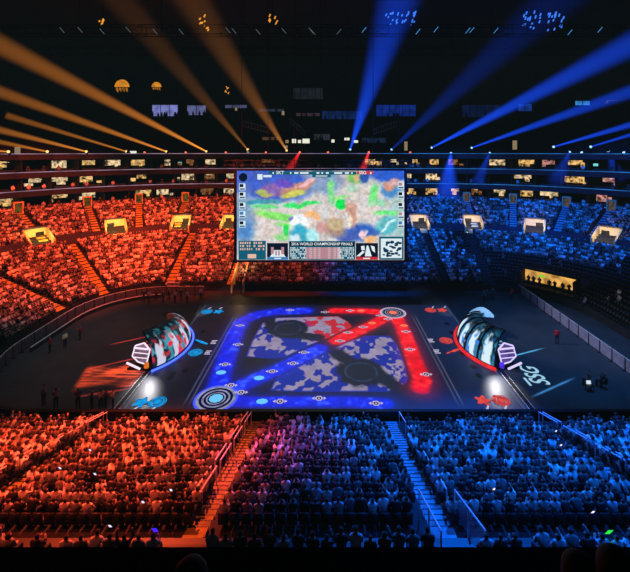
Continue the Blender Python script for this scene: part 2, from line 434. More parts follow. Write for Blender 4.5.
# ---- spectators
def shirt():
    t = random.random()
    if t < .36: v = random.uniform(.4, .95); return (v, v*random.uniform(.85, 1), v*random.uniform(.8, 1)), 'pale'
    if t < .52:
        v = random.uniform(.1, .3); return (v, v, v), 'grey'
    v = random.uniform(.006, .03); return (v, v, v*1.2), 'dark'
taken = [q for q in seats if random.random() < q[9]]
def infr(q):
    u, v = proj((q[0], q[1], q[2]+1.0)); return 3 < u < 627 and v < 543
vis = sorted([q for q in taken if infr(q)], key=lambda q: q[4])[:284]
visid = {id(q) for q in vis}
POSE = ['sit']*8+['clap']*4+['lean']*5+['phone']*2+['cheer', 'wave']
POSET = {'sit': 'sitting upright', 'clap': 'clapping', 'lean': 'leaning forward', 'phone': 'holding one hand up in front', 'cheer': 'with both arms raised', 'wave': 'with left arm raised'}
AN = ['far left aisle rail', 'orange-lit stairs', 'blue-lit stairs', 'right aisle rail']
rows = {}
for q in vis: rows.setdefault((q[5], q[6]), []).append(q)
rowname = {}
for j, key in enumerate(sorted(rows, key=lambda k: -(k[0]*100+k[1]))):
    rowname[key] = 'lone row along balcony' if key[0] == 2 else ordinal(j)+' row from balcony'
for key, qs in rows.items():
    xs = sorted(q[0] for q in qs)
    for q in qs:
        a = min(range(4), key=lambda i: abs(q[0]-NEAR_A[i]))
        side = 'left' if q[0] < NEAR_A[a] else 'right'
        lo, hi = sorted((q[0], NEAR_A[a])); cnt = sum(1 for x in xs if lo <= x <= hi)
        pose = random.choice(POSE); c, cn = shirt()
        me = HI[pose]; o = bpy.data.objects.new('spectator', me); COL.objects.link(o)
        o.location = q[:3]; o.rotation_euler = (0, 0, q[3]+random.uniform(-.1, .1)); sc = random.uniform(.86, .98); o.scale = (sc, sc, sc)
        o.color = (*c, 1)
        tag(o, f"spectator in {cn} top, {ordinal(max(1, cnt))} seat {side} of {AN[a]}, {rowname[key]}", 'person', 'spectators in the near stands', 'thing')
rest = [q for q in taken if id(q) not in visid]
SP = []; ST = []; SC = []; off = 0
byk = {}
extra = []      # standing people in the suites, added to the mass: (x,y,z,yaw,scale,kind)
def suite_people(): pass
for q in rest:
    byk.setdefault(random.choice(POSE), []).append((q[0]+random.uniform(-.05, .05), q[1]+random.uniform(-.05, .05), q[2], q[3]+random.uniform(-.3, .3), random.uniform(.88, 1.0)))
# suite guests standing behind the ledges
for z in TIER:
    for s in np.arange(FAR0+1, FAR1-1, .55):
        if random.random() < .45:
            p, nn = ring(s, random.uniform(28.5, 29.1)); byk.setdefault('stand', []).append((p.x, p.y, z, math.atan2(-nn.y, -nn.x)-PI/2+random.uniform(-.5, .5), 1.0))
for k, pl in byk.items():
    P, zn, T = LO[k]; W = inst(P, pl); n = len(pl)
    cols = np.tile(ZC[zn][None], (n, 1, 1)); sh = np.array([shirt()[0] for _ in pl]); hair = RNG.random(n)
    cols[:, zn == 1] = sh[:, None]
    cols[:, zn == 2] *= RNG.uniform(.6, 1.4, n)[:, None, None]
    SP.append(W.reshape(-1, 3)); SC.append(cols.reshape(-1, 3)); ST.append((T[None]+(off+np.arange(n)*len(P))[:, None, None]).reshape(-1, 3)); off += n*len(P)
me = mesh_np('crowd', np.concatenate(SP), np.concatenate(ST)); me.materials.append(attr_mat('crowd_surface', glow=False, rough=.8)); setattr_col(me, 'col', np.clip(np.concatenate(SC), 0, 1))
o = bpy.data.objects.new('crowd', me); COL.objects.link(o)
tag(o, 'packed crowd of seated spectators filling the tiers around the floor', 'crowd', kind='stuff')
print('crowd verts', len(me.vertices), 'people', len(rest))
# ------------------------------------------------------------------ aisles, portals, rails
def ring_frame(s, r, z):
    p, n = ring(s, r); t = Vector((-n.y, n.x, 0)); p = p.copy(); p.z = z; return p, n, t
def stairs(s, r0, z0, nrow, m, label, hw=.6, grp=None, nose=False):
    p, n, t = ring_frame(s, r0, z0)
    root = empty('aisle_stairs', p, label, 'stairs', grp)
    b = MB()
    for k in range(nrow*2):
        p, n, t = ring_frame(s, r0-.25+DEP*k/2, z0-RISE+RISE*(k+1)/2)
        b.frame(p, n, t, Vector((0,0,1)), (0, -hw, 0), (DEP/2, hw, RISE/2+.01))
    b.build('steps', m, root)
    nz = MB()
    for k in range(nrow*2 if nose else 0):
        p, n, t = ring_frame(s, r0-.25+DEP*k/2, z0-RISE+RISE*(k+2)/2+.012)
        nz.frame(p, n, t, Vector((0,0,1)), (0, -hw, 0), (.05, hw, .012))
    if nose: nz.build('nosing', M['black'], root)
    return root
for i, s in enumerate(aisle1):
    lf = i < 4
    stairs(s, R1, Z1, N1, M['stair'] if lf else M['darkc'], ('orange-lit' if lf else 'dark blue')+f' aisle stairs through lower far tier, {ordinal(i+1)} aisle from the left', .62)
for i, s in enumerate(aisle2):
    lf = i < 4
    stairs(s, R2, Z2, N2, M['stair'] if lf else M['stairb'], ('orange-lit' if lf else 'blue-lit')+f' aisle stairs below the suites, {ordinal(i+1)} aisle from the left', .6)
    # small stair head enclosure, its light put into a glowing door
    p, n, t = ring_frame(s, 27.0, Z2+RISE*(N2-1))
    rt = empty('stairwell_hut', p, ('yellow-lit' if lf else 'pale')+f' stairwell hut under the suites, {ordinal(i+1)} from the left', 'stairwell hut')
    b = MB(); b.frame(p, n, t, Vector((0,0,1)), (.1, -.75, 0), (.8, -.55, 1.9)); b.frame(p, n, t, Vector((0,0,1)), (.1, .55, 0), (.8, .75, 1.9)); b.frame(p, n, t, Vector((0,0,1)), (.1, -.75, 1.9), (.8, .75, 2.1)); b.build('door_frame', M['cream'], rt)
    b = MB(); b.frame(p, n, t, Vector((0,0,1)), (.7, -.5, .1), (.78, .5, 1.85)); b.build('door', emi('stair_door_glow', (150, 110, 40) if lf else (120, 100, 90), .5, .7, 2), rt)
TLAMPS = []
for i, (s, (px, lf)) in enumerate(zip(PORT, portal_px)):
    p, n, t = ring_frame(s, 16.4, WALK-.25)
    side = 'left' if lf else 'right'
    rt = empty('tunnel_entrance', p, f'cream-walled tunnel entrance between the far tiers, {ordinal(i+1)} from the left', 'tunnel entrance', None)
    up = Vector((0,0,1)); Hh = 2.9
    for sg in (-1, 1):
        b = MB(); a0, a1 = (sg*1.5, sg*1.75) if sg > 0 else (sg*1.75, sg*1.5)
        # sloping side wall following the seating deck
        P = [p+n*r_+t*tt+up*zz for tt in (a0, a1) for r_, zz in ((-.3, -.2), (-.3, 1.2), (2.9, Hh+.25), (2.9, -.2))]
        b.add(P, [(0,1,2,3),(7,6,5,4),(0,4,5,1),(1,5,6,2),(2,6,7,3),(3,7,4,0)]); b.build('side_wall', M['cream'], rt)
    fl_ = 1 if i % 2 else -1
    b = MB(); b.frame(p, n, t, up, (2.6, -1.5, 0), (2.8, 1.5, Hh)); b.build('back_wall', M['cream'], rt)
    b = MB(); y0_, y1_ = sorted((fl_*.1, fl_*1.25)); b.frame(p, n, t, up, (2.52, y0_, 0), (2.62, y1_, 2.3)); b.build('doorway', M['black'], rt)
    b = MB(); b.frame(p, n, t, up, (2.5, -1.75, Hh), (3.1, 1.75, Hh+.25)); b.build('coping', M['fascia'], rt)
    b = MB(); b.frame(p, n, t, up, (-.2, -1.5, -.1), (2.6, 1.5, .0)); b.build('landing', M['cream'], rt)
    b = MB(); b.frame(p, n, t, up, (-.5, -1.2, -.9), (-.3, 1.2, .75)); b.build('parapet', M['cream'], rt)
    TLAMPS.append((p-n*1.2+up*2.7+t*(.4*fl_), p+n*2.0+up*.9, lf))
# near aisles
for i, a in enumerate(NEAR_A):
    s = S0[6]+(23-a); s = max(S0[6], min(S0[7], s))
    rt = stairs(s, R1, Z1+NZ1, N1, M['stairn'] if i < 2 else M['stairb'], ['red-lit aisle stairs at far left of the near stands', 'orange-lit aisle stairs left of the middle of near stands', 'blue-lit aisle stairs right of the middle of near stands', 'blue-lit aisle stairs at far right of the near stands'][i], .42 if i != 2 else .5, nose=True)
    zt = lambda r: Z1+NZ1+RISE*(r-R1)/DEP
    sd = -1 if i < 2 else 1
    for dx in ((0, .28) if i != 2 else (0,)):
        b = MB(); r = 2.4
        while r < 14.4:
            p0, _ = ring(s, r); p1, _ = ring(s, min(r+2.3, 14.6))
            x = sd*(.55-dx) if i != 2 else .62
            A = Vector((p0.x+x, p0.y, zt(r)+1.0)); B = Vector((p1.x+x, p1.y, zt(min(r+2.3, 14.6))+1.0))
            b.tube([A-Vector((0, 0, .95)), A, B, B-Vector((0, 0, .95))], .045, 6); r += 3.0
        b.build('handrail', M['rail'], rt)
    # continue through the walkway
    b = MB(); p0, _ = ring(s, 15.2)
    for k in range(4): b.box((p0.x-.42, 15.8-.35*(k+1), WALK-.3+NZ1+.19*k), (p0.x+.42, 15.8-.35*k, WALK-.25+NZ1+.19*(k+1)))
    b.build('top_steps', M['stairn'] if i < 2 else M['stairb'], rt)
# glass side panels of the stairs at the bottom right
gm, n, L, out = nt('stair_glass'); bs = n.new('ShaderNodeBsdfPrincipled'); bs.inputs['Base Color'].default_value = (.5, .75, 1, 1); bs.inputs['Alpha'].default_value = .35; bs.inputs['Roughness'].default_value = .1; L.new(bs.outputs[0], out.inputs['Surface'])
for k, xo in enumerate((4.0, 5.55)):
    rt = empty('stair_balustrade', (xo, 14.6, 6), ['glass balustrade on left side of the blue-lit stair head', 'glass balustrade on right side of the blue-lit stair head'][k], 'balustrade')
    b = MB(); b.add([(xo, 16.6, 5.2), (xo, 13.4, 6.7), (xo, 13.4, 7.7), (xo, 16.6, 6.3)], [(0, 1, 2, 3)]); b.build('glass_panel', gm, rt)
    b = MB(); b.tube([(xo, 16.6, 6.33), (xo, 13.4, 7.73)], .035, 6); b.build('top_rail', M['rail'], rt)
    for yy in (16.6, 15, 13.4): b = MB(); b.bar((xo, yy, 5.0+(16.6-yy)*.45), (xo, yy, 6.33+(16.6-yy)*.44), .05); b.build('post', M['rail'], rt)
# ------------------------------------------------------------------ suites
def suite_cols(i): return random.choice([(255, 205, 120), (255, 215, 150), (240, 190, 110)]) if True else None
SUITE_E = [emi('suite_glow_warm', (255, 200, 120), 1.0, .97, 1.5), emi('suite_glow_pale', (255, 222, 170), 1.0, .97, 1.3), emi('suite_glow_dim', (170, 110, 60), .7, .97, 1.8), emi('suite_glow_rose', (235, 160, 150), .9, .95, 2.0)]  # suite room light put into glowing panels
TV = emi('suite_screen_glow', (120, 230, 230), .9)
cnt = 0
for ti, z in enumerate(TIER):
    # suites spaced by true length at r=31
    cells = []; acc = 0; prev = ring(FAR0, 31)[0]
    for s in np.linspace(FAR0, FAR1, 1500)[1:]:
        p = ring(s, 31)[0]; acc += (p-prev).length; prev = p
        if acc > 4.6: cells.append(s); acc = 0
    k = 0
    for s in cells:
        p, n, t = ring_frame(s, 31, z)
        u, v = proj(p)
        if not -20 < u < 650: continue
        k += 1
        lit = random.random() < (.72 if not (230 < u < 330) else .55)
        g = random.choice([0, 0, 1, 1, 2]) if u < 540 else random.choice([0, 1, 3])
        rt = empty('suite', p, f"{'warm lit' if lit else 'dark'} suite on the {['lowest', 'middle', 'top'][ti]} suite tier, {ordinal(k)} from the left", 'suite', ['suites on the lowest tier', 'suites on the middle tier', 'suites on the top tier'][ti])
        up = Vector((0,0,1))
        b = MB(); b.frame(p, n, t, up, (-2.6, -2.25, 0), (3.4, -2.1, 2.88)); b.build('side_wall', M['wall'], rt)
        b = MB(); b.frame(p, n, t, up, (-1.6, -1.6, 0), (-1.1, 1.5, 1.0)); b.build('counter', M['fasciad'], rt)
        if lit:
            w0 = random.uniform(.5, 1.7); c0 = random.uniform(-1.6+w0*.5, 1.6-w0*.5)*.8; h0 = random.uniform(.7, 1.5)
            b = MB(); b.frame(p, n, t, up, (1.0, c0-w0, 2.6-h0), (1.1, c0+w0, 2.55)); b.build('lit_back_wall', SUITE_E[g], rt)
            for j in range(random.choice([0, 1, 1, 2])):
                c1_ = random.uniform(-1.9, 1.9); w1_ = random.uniform(.15, .5)
                b = MB(); b.frame(p, n, t, up, (random.uniform(-.5, .8), c1_-w1_, 1.2), (.9, c1_+w1_, random.uniform(1.6, 2.2))); b.build('warm_light_patch', SUITE_E[g], rt)  # warm patch of room light put in as a glowing box
            if random.random() < .6:
                b = MB(); b.frame(p, n, t, up, (-.6, c0-w0*.7, 2.35), (.4, c0+w0*.4, 2.45)); b.build('ceiling_lamp', SUITE_E[1], rt)
        if random.random() < .05:
            b = MB(); b.frame(p, n, t, up, (.5, 1.2, 1.5), (.55, 2.0, 2.0)); b.build('television', TV, rt)
# ------------------------------------------------------------------ barriers round the floor
def fence(name, ss, m, label, h, postm, foot=.25, r=0.0, hatch=False):
    p0, _ = ring(ss[0], r); root = empty(name, p0, label, 'barrier')
    for a, c in zip(ss[:-1], ss[1:]):
        p, n = ring(a, r); q_, n2 = ring(c, r); d = (q_-p); Lg = d.length; d = d.normalized(); nn = Vector((d.y, -d.x, 0))
        b = MB(); b.frame(p, d, nn, Vector((0,0,1)), (.06, -.02, .1), (Lg-.06, .02, h)); b.build('panel', m, root)
        b = MB(); b.frame(p, d, nn, Vector((0,0,1)), (-.05, -.04, 0), (.05, .04, h+.04)); b.frame(p, d, nn, Vector((0,0,1)), (-.05, -.3, 0), (.05, .3, .05)); b.build('post', postm, root)
        b = MB(); b.bar(p+Vector((0, 0, h+.02)), q_+Vector((0, 0, h+.02)), .06); b.build('top_rail', M['rail'], root)
    return root
root = empty('crowd_barrier', (28.6, 57, 0), 'pale panelled barrier in a straight line along right end of floor', 'barrier')
for k in range(13):
    y0_, y1_ = 57-1.7*k, 57-1.7*(k+1)
    b = MB(); b.box((28.58, y1_+.06, .08), (28.62, y0_-.06, 1.25)); b.build('panel', M['panel'], root)
    b = MB(); b.box((28.54, y0_-.05, 0), (28.66, y0_+.05, 1.3)); b.box((28.3, y0_-.05, 0), (28.9, y0_+.05, .05)); b.build('post', M['black'], root)
    b = MB(); b.box((28.57, y1_, 1.25), (28.63, y0_, 1.32)); b.build('top_rail', M['rail'], root)
fence('rink_barrier', list(np.linspace(S0[7]+8, S0[8]-1e-3, 6))+[], M['dpanel'], 'grey panelled barrier round the near left corner of floor', 1.3, M['black'])
fence('rink_barrier', list(np.linspace(0, S0[1], 5))+list(np.linspace(S0[1], S0[2]+5, 15))[1:], M['dpanel'], 'grey panelled barrier curving round the left end of floor', 1.3, M['black'])
b = MB(); sweep(b, boxprof(-.9, -.84, 0.0, .55), srange(S0[7]+10, S0[8]-1e-6)+[]); b2 = b
t_ = empty('dasher_board', ring(3, -.9)[0], 'low dark board with pale top line inside left barrier', 'board')
b = MB(); sweep(b, boxprof(-1.0, -.9, 0, .5), srange(0, S0[2]-1)); b.build('board', M['darkc'], t_)
b = MB(); sweep(b, boxprof(-1.02, -.88, .5, .56), srange(0, S0[2]-1)); b.build('top_rail', M['rail'], t_)
# white podium box at back left corner of the barrier
b = MB(); p = G(174, 291); b.box((p.x-.9, p.y-.3, 0), (p.x+.9, p.y+.3, 1.3)); b.box((p.x-1.0, p.y-.4, 1.3), (p.x+1.0, p.y+.4, 1.36))
tag(b.build('reception_box', M['panel']), 'pale box at the foot of orange aisle stairs by back left barrier', 'box', kind='thing')
# ------------------------------------------------------------------ floor show: projected map, its light painted as emissive mesh colours
root = empty('floor_projection', (0, 42, 0), 'square map of glowing blue and red lanes projected on floor', 'floor projection')
X0, X1, Y0, Y1 = -16.9, 16.45, 31.1, 52.4
o, u, v, P = grid('map_panel', 470, 310, lambda u, v: np.stack([X0+(X1-X0)*u, Y0+(Y1-Y0)*v, np.full(u.shape, .03)], 1), attr_mat('map_light', rough=.45, gs=1.0), root)
x, y = P[:, 0], P[:, 1]
gp = lambda L_: [tuple(G(*q_)[:2]) for q_ in L_]
col = np.tile(np.array(lin((50, 56, 66))), (len(x), 1)); glow = np.zeros((len(x), 3))
nz = fbm(x*.9, y*.9); glow += np.array(lin((16, 19, 32)))[None]*(.6+.8*nz[:, None])*.9
glow += np.array(lin((4, 18, 48)))[None]*sm(0, 14, x)[:, None]  # blue tint toward the right side, put in as glow
n2 = fbm(x*1.6+40, y*1.6)
def addlane(pts, w, core, halo, hs=.75):
    d = segdist(x, y, gp(pts))
    global glow
    a = sm(w*1.25, w*.55, d); h = np.exp(-(np.maximum(d-w*.7, 0)/hs)**1.5)*.9
    glow = glow*(1-a[:, None])+a[:, None]*(np.array(lin(core))[None]*(.55+1.0*n2[:, None])+np.array(lin((70, 110, 235)) if core[2] > core[0] else lin((255, 60, 50)))[None]*sm(.55, .75, n2)[:, None]*.5)
    glow = glow+np.array(lin(halo))[None]*(h*(1-a))[:, None]
JL = gp([(246, 357), (252, 341), (262, 323), (272, 318), (338, 316.5), (348, 322), (352, 327), (333, 336), (311, 345), (284, 358), (270, 359)])
JR = gp([(270, 391), (275, 380), (300, 366), (318, 357), (345, 343), (366, 336), (390, 336), (397, 345), (405, 365), (408, 380), (402, 388), (388, 392), (350, 392), (300, 392)])
cam_n = fbm(x*1.25+9, y*1.1+3, 3)
for poly_, isL in ((JL, 1), (JR, 0)):
    ins = inpoly(x, y, poly_); ed = segdist(x, y, poly_+[poly_[0]])
    base_c = np.tile(np.array(lin((10, 36, 150))), (len(x), 1))
    if isL:
        rd = sm(-3.4, -1.2, x+.35*(y-46))[:, None]; base_c = base_c*(1-rd)+np.array(lin((190, 30, 45)))[None]*rd
    else:
        dk = sm(44.0, 46.5, y)[:, None]; base_c = base_c*(1-dk)+np.array(lin((26, 34, 60)))[None]*dk
    grey = np.array(lin((150, 138, 168) if 1 else 0))
    g_ = sm(.475, .505, cam_n)*sm(.0, .3, ed)
    c_ = base_c*(1-g_[:, None])+grey[None]*g_[:, None]*(.65+.5*n2[:, None])
    k_ = ins.astype(float)[:, None]
    glow = glow*(1-k_)+c_*k_
    riv = [(268, 319), (273, 328), (290, 334), (318, 338)] if isL else [(335, 352), (350, 362), (372, 368), (386, 380), (398, 388)]
    pit = (288, 329) if isL else (361, 372)
    dr = segdist(x, y, gp(riv)); gx, gy = G(*pit)[:2]; dp = np.hypot(x-gx, y-gy)
    a = np.maximum(sm(1.1, .6, dr+.4*(n2-.5)), sm(2.6, 2.1, dp+.6*(n2-.5)))[:, None]*k_
    glow = glow*(1-a)+np.array(lin((17, 24, 46)))[None]*a
    rg = (sm(.16, .05, np.abs(dp-1.5))*sm(.3, .6, n2))[:, None]; glow += np.array(lin((40, 60, 90)))[None]*rg*k_*.6
# dark river band between the two mid lanes
B_, R_ = (10, 34, 228), (240, 14, 30)
BH, RH = (2, 14, 120), (110, 4, 14)
addlane([(216, 395), (222, 372), (229, 350), (236, 331), (243, 321), (258, 314.5), (280, 311.5), (306, 311)], 1.0, B_, BH)
addlane([(216, 399.5), (245, 402), (300, 402), (350, 402), (386, 404)], .72, B_, BH)
addlane([(222, 395), (250, 382), (280, 369), (319, 349)], .95, B_, BH)
addlane([(337, 341), (350, 335), (370, 326), (390, 315)], .9, R_, RH, .7)
addlane([(334, 311), (360, 311), (393, 313)], .8, R_, RH, .7)
addlane([(395, 315), (402, 328), (409, 345), (416, 365), (422, 380), (420, 388)], .85, R_, RH, .8)
# thin light lines at lane border and stage edge, dark footprints
for xx in (-11.9, -11.45, 10.9, 11.3):
    a = sm(.09, .03, np.abs(x-xx))*sm(31, 33, y)*sm(49.5, 48, y); glow += np.array(lin((95, 100, 120)))[None]*(a*.5)[:, None]
for xx in (-16.6, 16.15):
    a = sm(.1, .03, np.abs(x-xx)); glow += np.array(lin((120, 130, 150)))[None]*(a*.25)[:, None]
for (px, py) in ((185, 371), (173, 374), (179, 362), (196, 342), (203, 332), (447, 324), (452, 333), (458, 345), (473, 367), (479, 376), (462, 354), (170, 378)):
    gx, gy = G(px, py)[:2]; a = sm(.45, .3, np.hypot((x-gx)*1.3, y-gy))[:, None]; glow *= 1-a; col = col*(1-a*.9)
setattr_col(o.data, 'col', col); setattr_col(o.data, 'glow', np.clip(glow, 0, 1.2))
E = dict(white=emi('projected_white', (215, 205, 235), .8), cyan=emi('projected_cyan', (30, 165, 245), .95, .35, 2.5), red=emi('projected_coral', (240, 80, 75), .95, .35, 2.5), dark=emi('projected_dark', (20, 22, 50), .5),
         ice=emi('projected_ice', (110, 200, 255), 1.0), hot=emi('projected_hot', (255, 120, 90), 1.0), silver=emi('projected_silver', (170, 170, 205), .8, .5, 1.5), dblue=emi('projected_navy', (20, 30, 90), .5), neonb=emi('neon_blue', (70, 90, 255), 1.1), neonr=emi('neon_red', (235, 40, 50), 1.0))
def disc(mb, c, r0, r1, z, n=28, sides=None, asp=1.0):
    n = sides or n; vs = []
    for k in range(n):
        a = 2*PI*k/n
        for r in (r0, r1): vs.append((c[0]+r*math.cos(a)*asp, c[1]+r*math.sin(a), z))
    fs = [(2*k, 2*k+1, (2*k+3) % (2*n), (2*k+2) % (2*n)) for k in range(n)] if r0 > 0 else [tuple(2*k+1 for k in range(n))]
    mb.add(vs, fs)
for (px, py, R, c1, c2) in ((216, 399, 1.65, 'ice', 'dblue'), (393, 313, 1.5, 'hot', 'dark')):
    c = G(px, py)
    b = MB(); disc(b, c, 0, R, .05); base_ = b.build('base_disc', E[c2], root)
    b = MB(); disc(b, c, R*.86, R, .06); disc(b, c, R*.62, R*.72, .06); disc(b, c, R*.42, R*.5, .06); b.build('base_ring', E['silver'], root)
    b = MB(); disc(b, c, 0, R*.36, .065, sides=9); b.build('base_core', E[c1], root)
    b = MB()
    if c1 == 'ice': disc(b, c, R*1.0, R*1.13, .045); b.build('base_glow', E['neonb'], root)
    else: disc(b, c, R*1.0, R*1.13, .045); b.build('base_glow', E['white'], root)
for (px, py) in [(240,326),(238,345),(225,365),(231,386),(241,393),(272,372),(293,364),(304,353),(280,402),(319,399),(290,310.5),(325,312.5),(350,311),(380,316),(388,319.5),(348,333),(340,341.5),(363,327.5),(406,332),(410,350),(426,375),(376,404)]:
    c = G(px, py); b = MB(); sc = .62
    disc(b, c, .36*sc, .56*sc, .07, sides=6); b.add([(c.x-1.0*sc, c.y, .07), (c.x-.62*sc, c.y-.2, .07), (c.x-.62*sc, c.y+.2, .07)], [(0, 1, 2)]); b.add([(c.x+1.0*sc, c.y, .07), (c.x+.62*sc, c.y+.2, .07), (c.x+.62*sc, c.y-.2, .07)], [(0, 1, 2)])
    disc(b, c, 0, .16*sc, .07, sides=6)
    mk = b.build('turret_marker', E['white'], root)
    b = MB(); disc(b, c, .16*sc, .36*sc, .068, sides=6); b.build('marker_center', E['dark'], mk)
for (px, py, k) in [(221,373,'ice'),(259,378.5,'ice'),(262,402,'ice'),(361,311,'hot'),(372,323.5,'hot'),(404,326,'hot')]:
    c = G(px, py); b = MB(); disc(b, c, 0, .36, .06, sides=8, asp=1.4); b.build('lane_spark', E[k], root)
def blossom(c, R, m, n=5, petal=.45):
    b = MB(); 
    vs = [(c.x+R*(1+petal*math.cos(n*2*PI*k/40))*math.cos(2*PI*k/40)*.72, c.y+R*(1+petal*math.cos(n*2*PI*k/40))*math.sin(2*PI*k/40)*.72, .06) for k in range(40)]
    b.add(vs, [tuple(range(40))]); return b.build('team_mark', m, root)
for (px, py, k, kind) in [(141,403,'cyan','b'),(157.5,402.5,'cyan','r'),(207,312,'cyan','r'),(218.5,312,'cyan','b'),(195.5,353,'cyan','r'),(201,342.5,'cyan','s'),
                          (483,401,'red','b'),(501,401,'red','r'),(430.5,310.5,'red','r'),(442,310.5,'red','b'),(446,341,'red','r'),(453,351.5,'red','s')]:
    c = G(px, py)
    if kind == 'b': blossom(c, .75, E[k], 5, .3)
    elif kind == 'r':
        b = MB(); disc(b, c, 0, .34, .062); disc(b, c, .42, .6, .062); disc(b, c, .66, .74, .062, sides=14); b.build('team_mark', E[k], root)
    else:
        b = MB(); sg = 1 if px < 300 else -1
        b.add([(c.x-.8, c.y+.5*sg+.15, .06), (c.x-.8, c.y+.5*sg-.1, .06), (c.x+.1, c.y-.25*sg, .06), (c.x+.9, c.y-.6*sg, .06), (c.x+.85, c.y-.3*sg, .06), (c.x+.2, c.y+.15*sg, .06)], [tuple(range(6))]); b.build('team_mark', E[k], root)
for (px, py) in [(214, 342.5), (208, 353), (431, 341), (437, 352)]:
    c = G(px, py); b = MB()
    for j in (-1, 0, 1): b.box((c.x-.3, c.y+j*.3-.09, .06), (c.x+.3-.12*(j == 0), c.y+j*.3+.07, .065))
    b.build('stat_mark', E['white'], root)
for (px, py) in [(135,409.5),(153,409.5),(210,308.5),(221,308.5),(488,408),(506,408),(433,307.5),(445,307.5)]:
    c = G(px, py); b = MB(); b.bar((c.x-.18, c.y-.25, .06), (c.x+.12, c.y+.2, .06), .16, .01); b.build('stat_mark', E['white'], root)
# dark outer floor panel lines, cable track at stage edges
for k, (xa, lb) in enumerate(((-17.15, 'dark cable track along the left edge of the stage'), (16.7, 'dark cable track along the right edge of the stage'))):
    rt = empty('cable_track', (xa, 34, 0), lb, 'cable track')
    b = MB(); b.box((xa-.22, 31.1, 0), (xa+.22, 36.4, .07)); b.build('track_cover', M['black'], rt)
    for dx in (-.24, .2):
        b = MB(); b.box((xa+dx, 31.1, .02), (xa+dx+.05, 36.4, .085)); b.build('edge_strip', M['rail'], rt)
# ------------------------------------------------------------------ side floor projections, light painted on emissive sheets
def soft_patch(name, quad, fn, label, nx=150, ny=70, parent=None):
    a, b_, c, d = [np.array(q_[:2]) for q_ in quad]
    def f(u, v):
        p = (a[None]*(1-u[:, None])+b_[None]*u[:, None])*(1-v[:, None])+(d[None]*(1-u[:, None])+c[None]*u[:, None])*v[:, None]
        return np.concatenate([p, np.full((len(u), 1), .02)], 1)
    m, n, L, out = nt(name+'_light')
    t_ = n.new('ShaderNodeBsdfTransparent'); e = n.new('ShaderNodeEmission'); ad = n.new('ShaderNodeAddShader'); at = n.new('ShaderNodeAttribute'); at.attribute_name = 'glow'
    L.new(at.outputs['Color'], e.inputs['Color']); L.new(t_.outputs[0], ad.inputs[0]); L.new(e.outputs[0], ad.inputs[1]); L.new(ad.outputs[0], out.inputs['Surface']); m.cycles.emission_sampling = 'NONE'
    o, u, v, P = grid(name, nx, ny, f, m, parent)
    setattr_col(o.data, 'glow', np.clip(fn(u, v), 0, 1)); 
    if label: tag(o, label, 'floor projection', kind='thing')
    return o
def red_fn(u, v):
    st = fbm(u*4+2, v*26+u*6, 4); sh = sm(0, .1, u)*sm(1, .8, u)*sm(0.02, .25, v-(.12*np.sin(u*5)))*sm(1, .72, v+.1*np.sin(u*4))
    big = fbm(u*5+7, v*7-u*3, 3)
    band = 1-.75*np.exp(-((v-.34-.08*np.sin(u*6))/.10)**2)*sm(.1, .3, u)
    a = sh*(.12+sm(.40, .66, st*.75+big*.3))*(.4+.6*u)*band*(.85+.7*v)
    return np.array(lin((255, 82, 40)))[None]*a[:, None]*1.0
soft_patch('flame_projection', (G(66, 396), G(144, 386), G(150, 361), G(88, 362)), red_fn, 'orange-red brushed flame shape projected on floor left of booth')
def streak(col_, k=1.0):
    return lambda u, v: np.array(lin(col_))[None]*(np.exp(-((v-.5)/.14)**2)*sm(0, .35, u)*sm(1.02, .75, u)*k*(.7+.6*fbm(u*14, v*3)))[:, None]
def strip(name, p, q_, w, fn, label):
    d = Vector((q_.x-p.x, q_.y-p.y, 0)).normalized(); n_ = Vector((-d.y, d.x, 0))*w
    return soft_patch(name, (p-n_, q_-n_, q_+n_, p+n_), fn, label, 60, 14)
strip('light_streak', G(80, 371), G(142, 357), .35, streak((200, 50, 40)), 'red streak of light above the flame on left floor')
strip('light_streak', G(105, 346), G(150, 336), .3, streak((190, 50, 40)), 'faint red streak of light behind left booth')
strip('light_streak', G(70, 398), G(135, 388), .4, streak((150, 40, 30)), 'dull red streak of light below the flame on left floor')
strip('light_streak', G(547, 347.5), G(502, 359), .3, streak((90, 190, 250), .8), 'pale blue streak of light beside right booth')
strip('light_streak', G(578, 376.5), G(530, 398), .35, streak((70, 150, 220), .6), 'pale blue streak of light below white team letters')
def ssg():
    vs, fs = text_mesh('SSG', 1.95, .03)
    rt = empty('team_letters', (19.7, 36, 0), 'white team letters projected on the floor right of booth', 'lettering')
    b = MB(); c = Vector((19.55, 36.0, .03))
    b.add([(c.x-p.y*1.15+p.x*.03, c.y+p.x*.92+p.y*.3, .03) for p in vs], fs); b.build('lettering', E['ice2'], rt)
    b = MB(); b.box((18.2, 34.3, .03), (18.42, 35.5, .035)); b.build('bar_mark', E['ice2'], rt)
E['ice2'] = emi('projected_letters', (165, 215, 245), .9)
ssg()
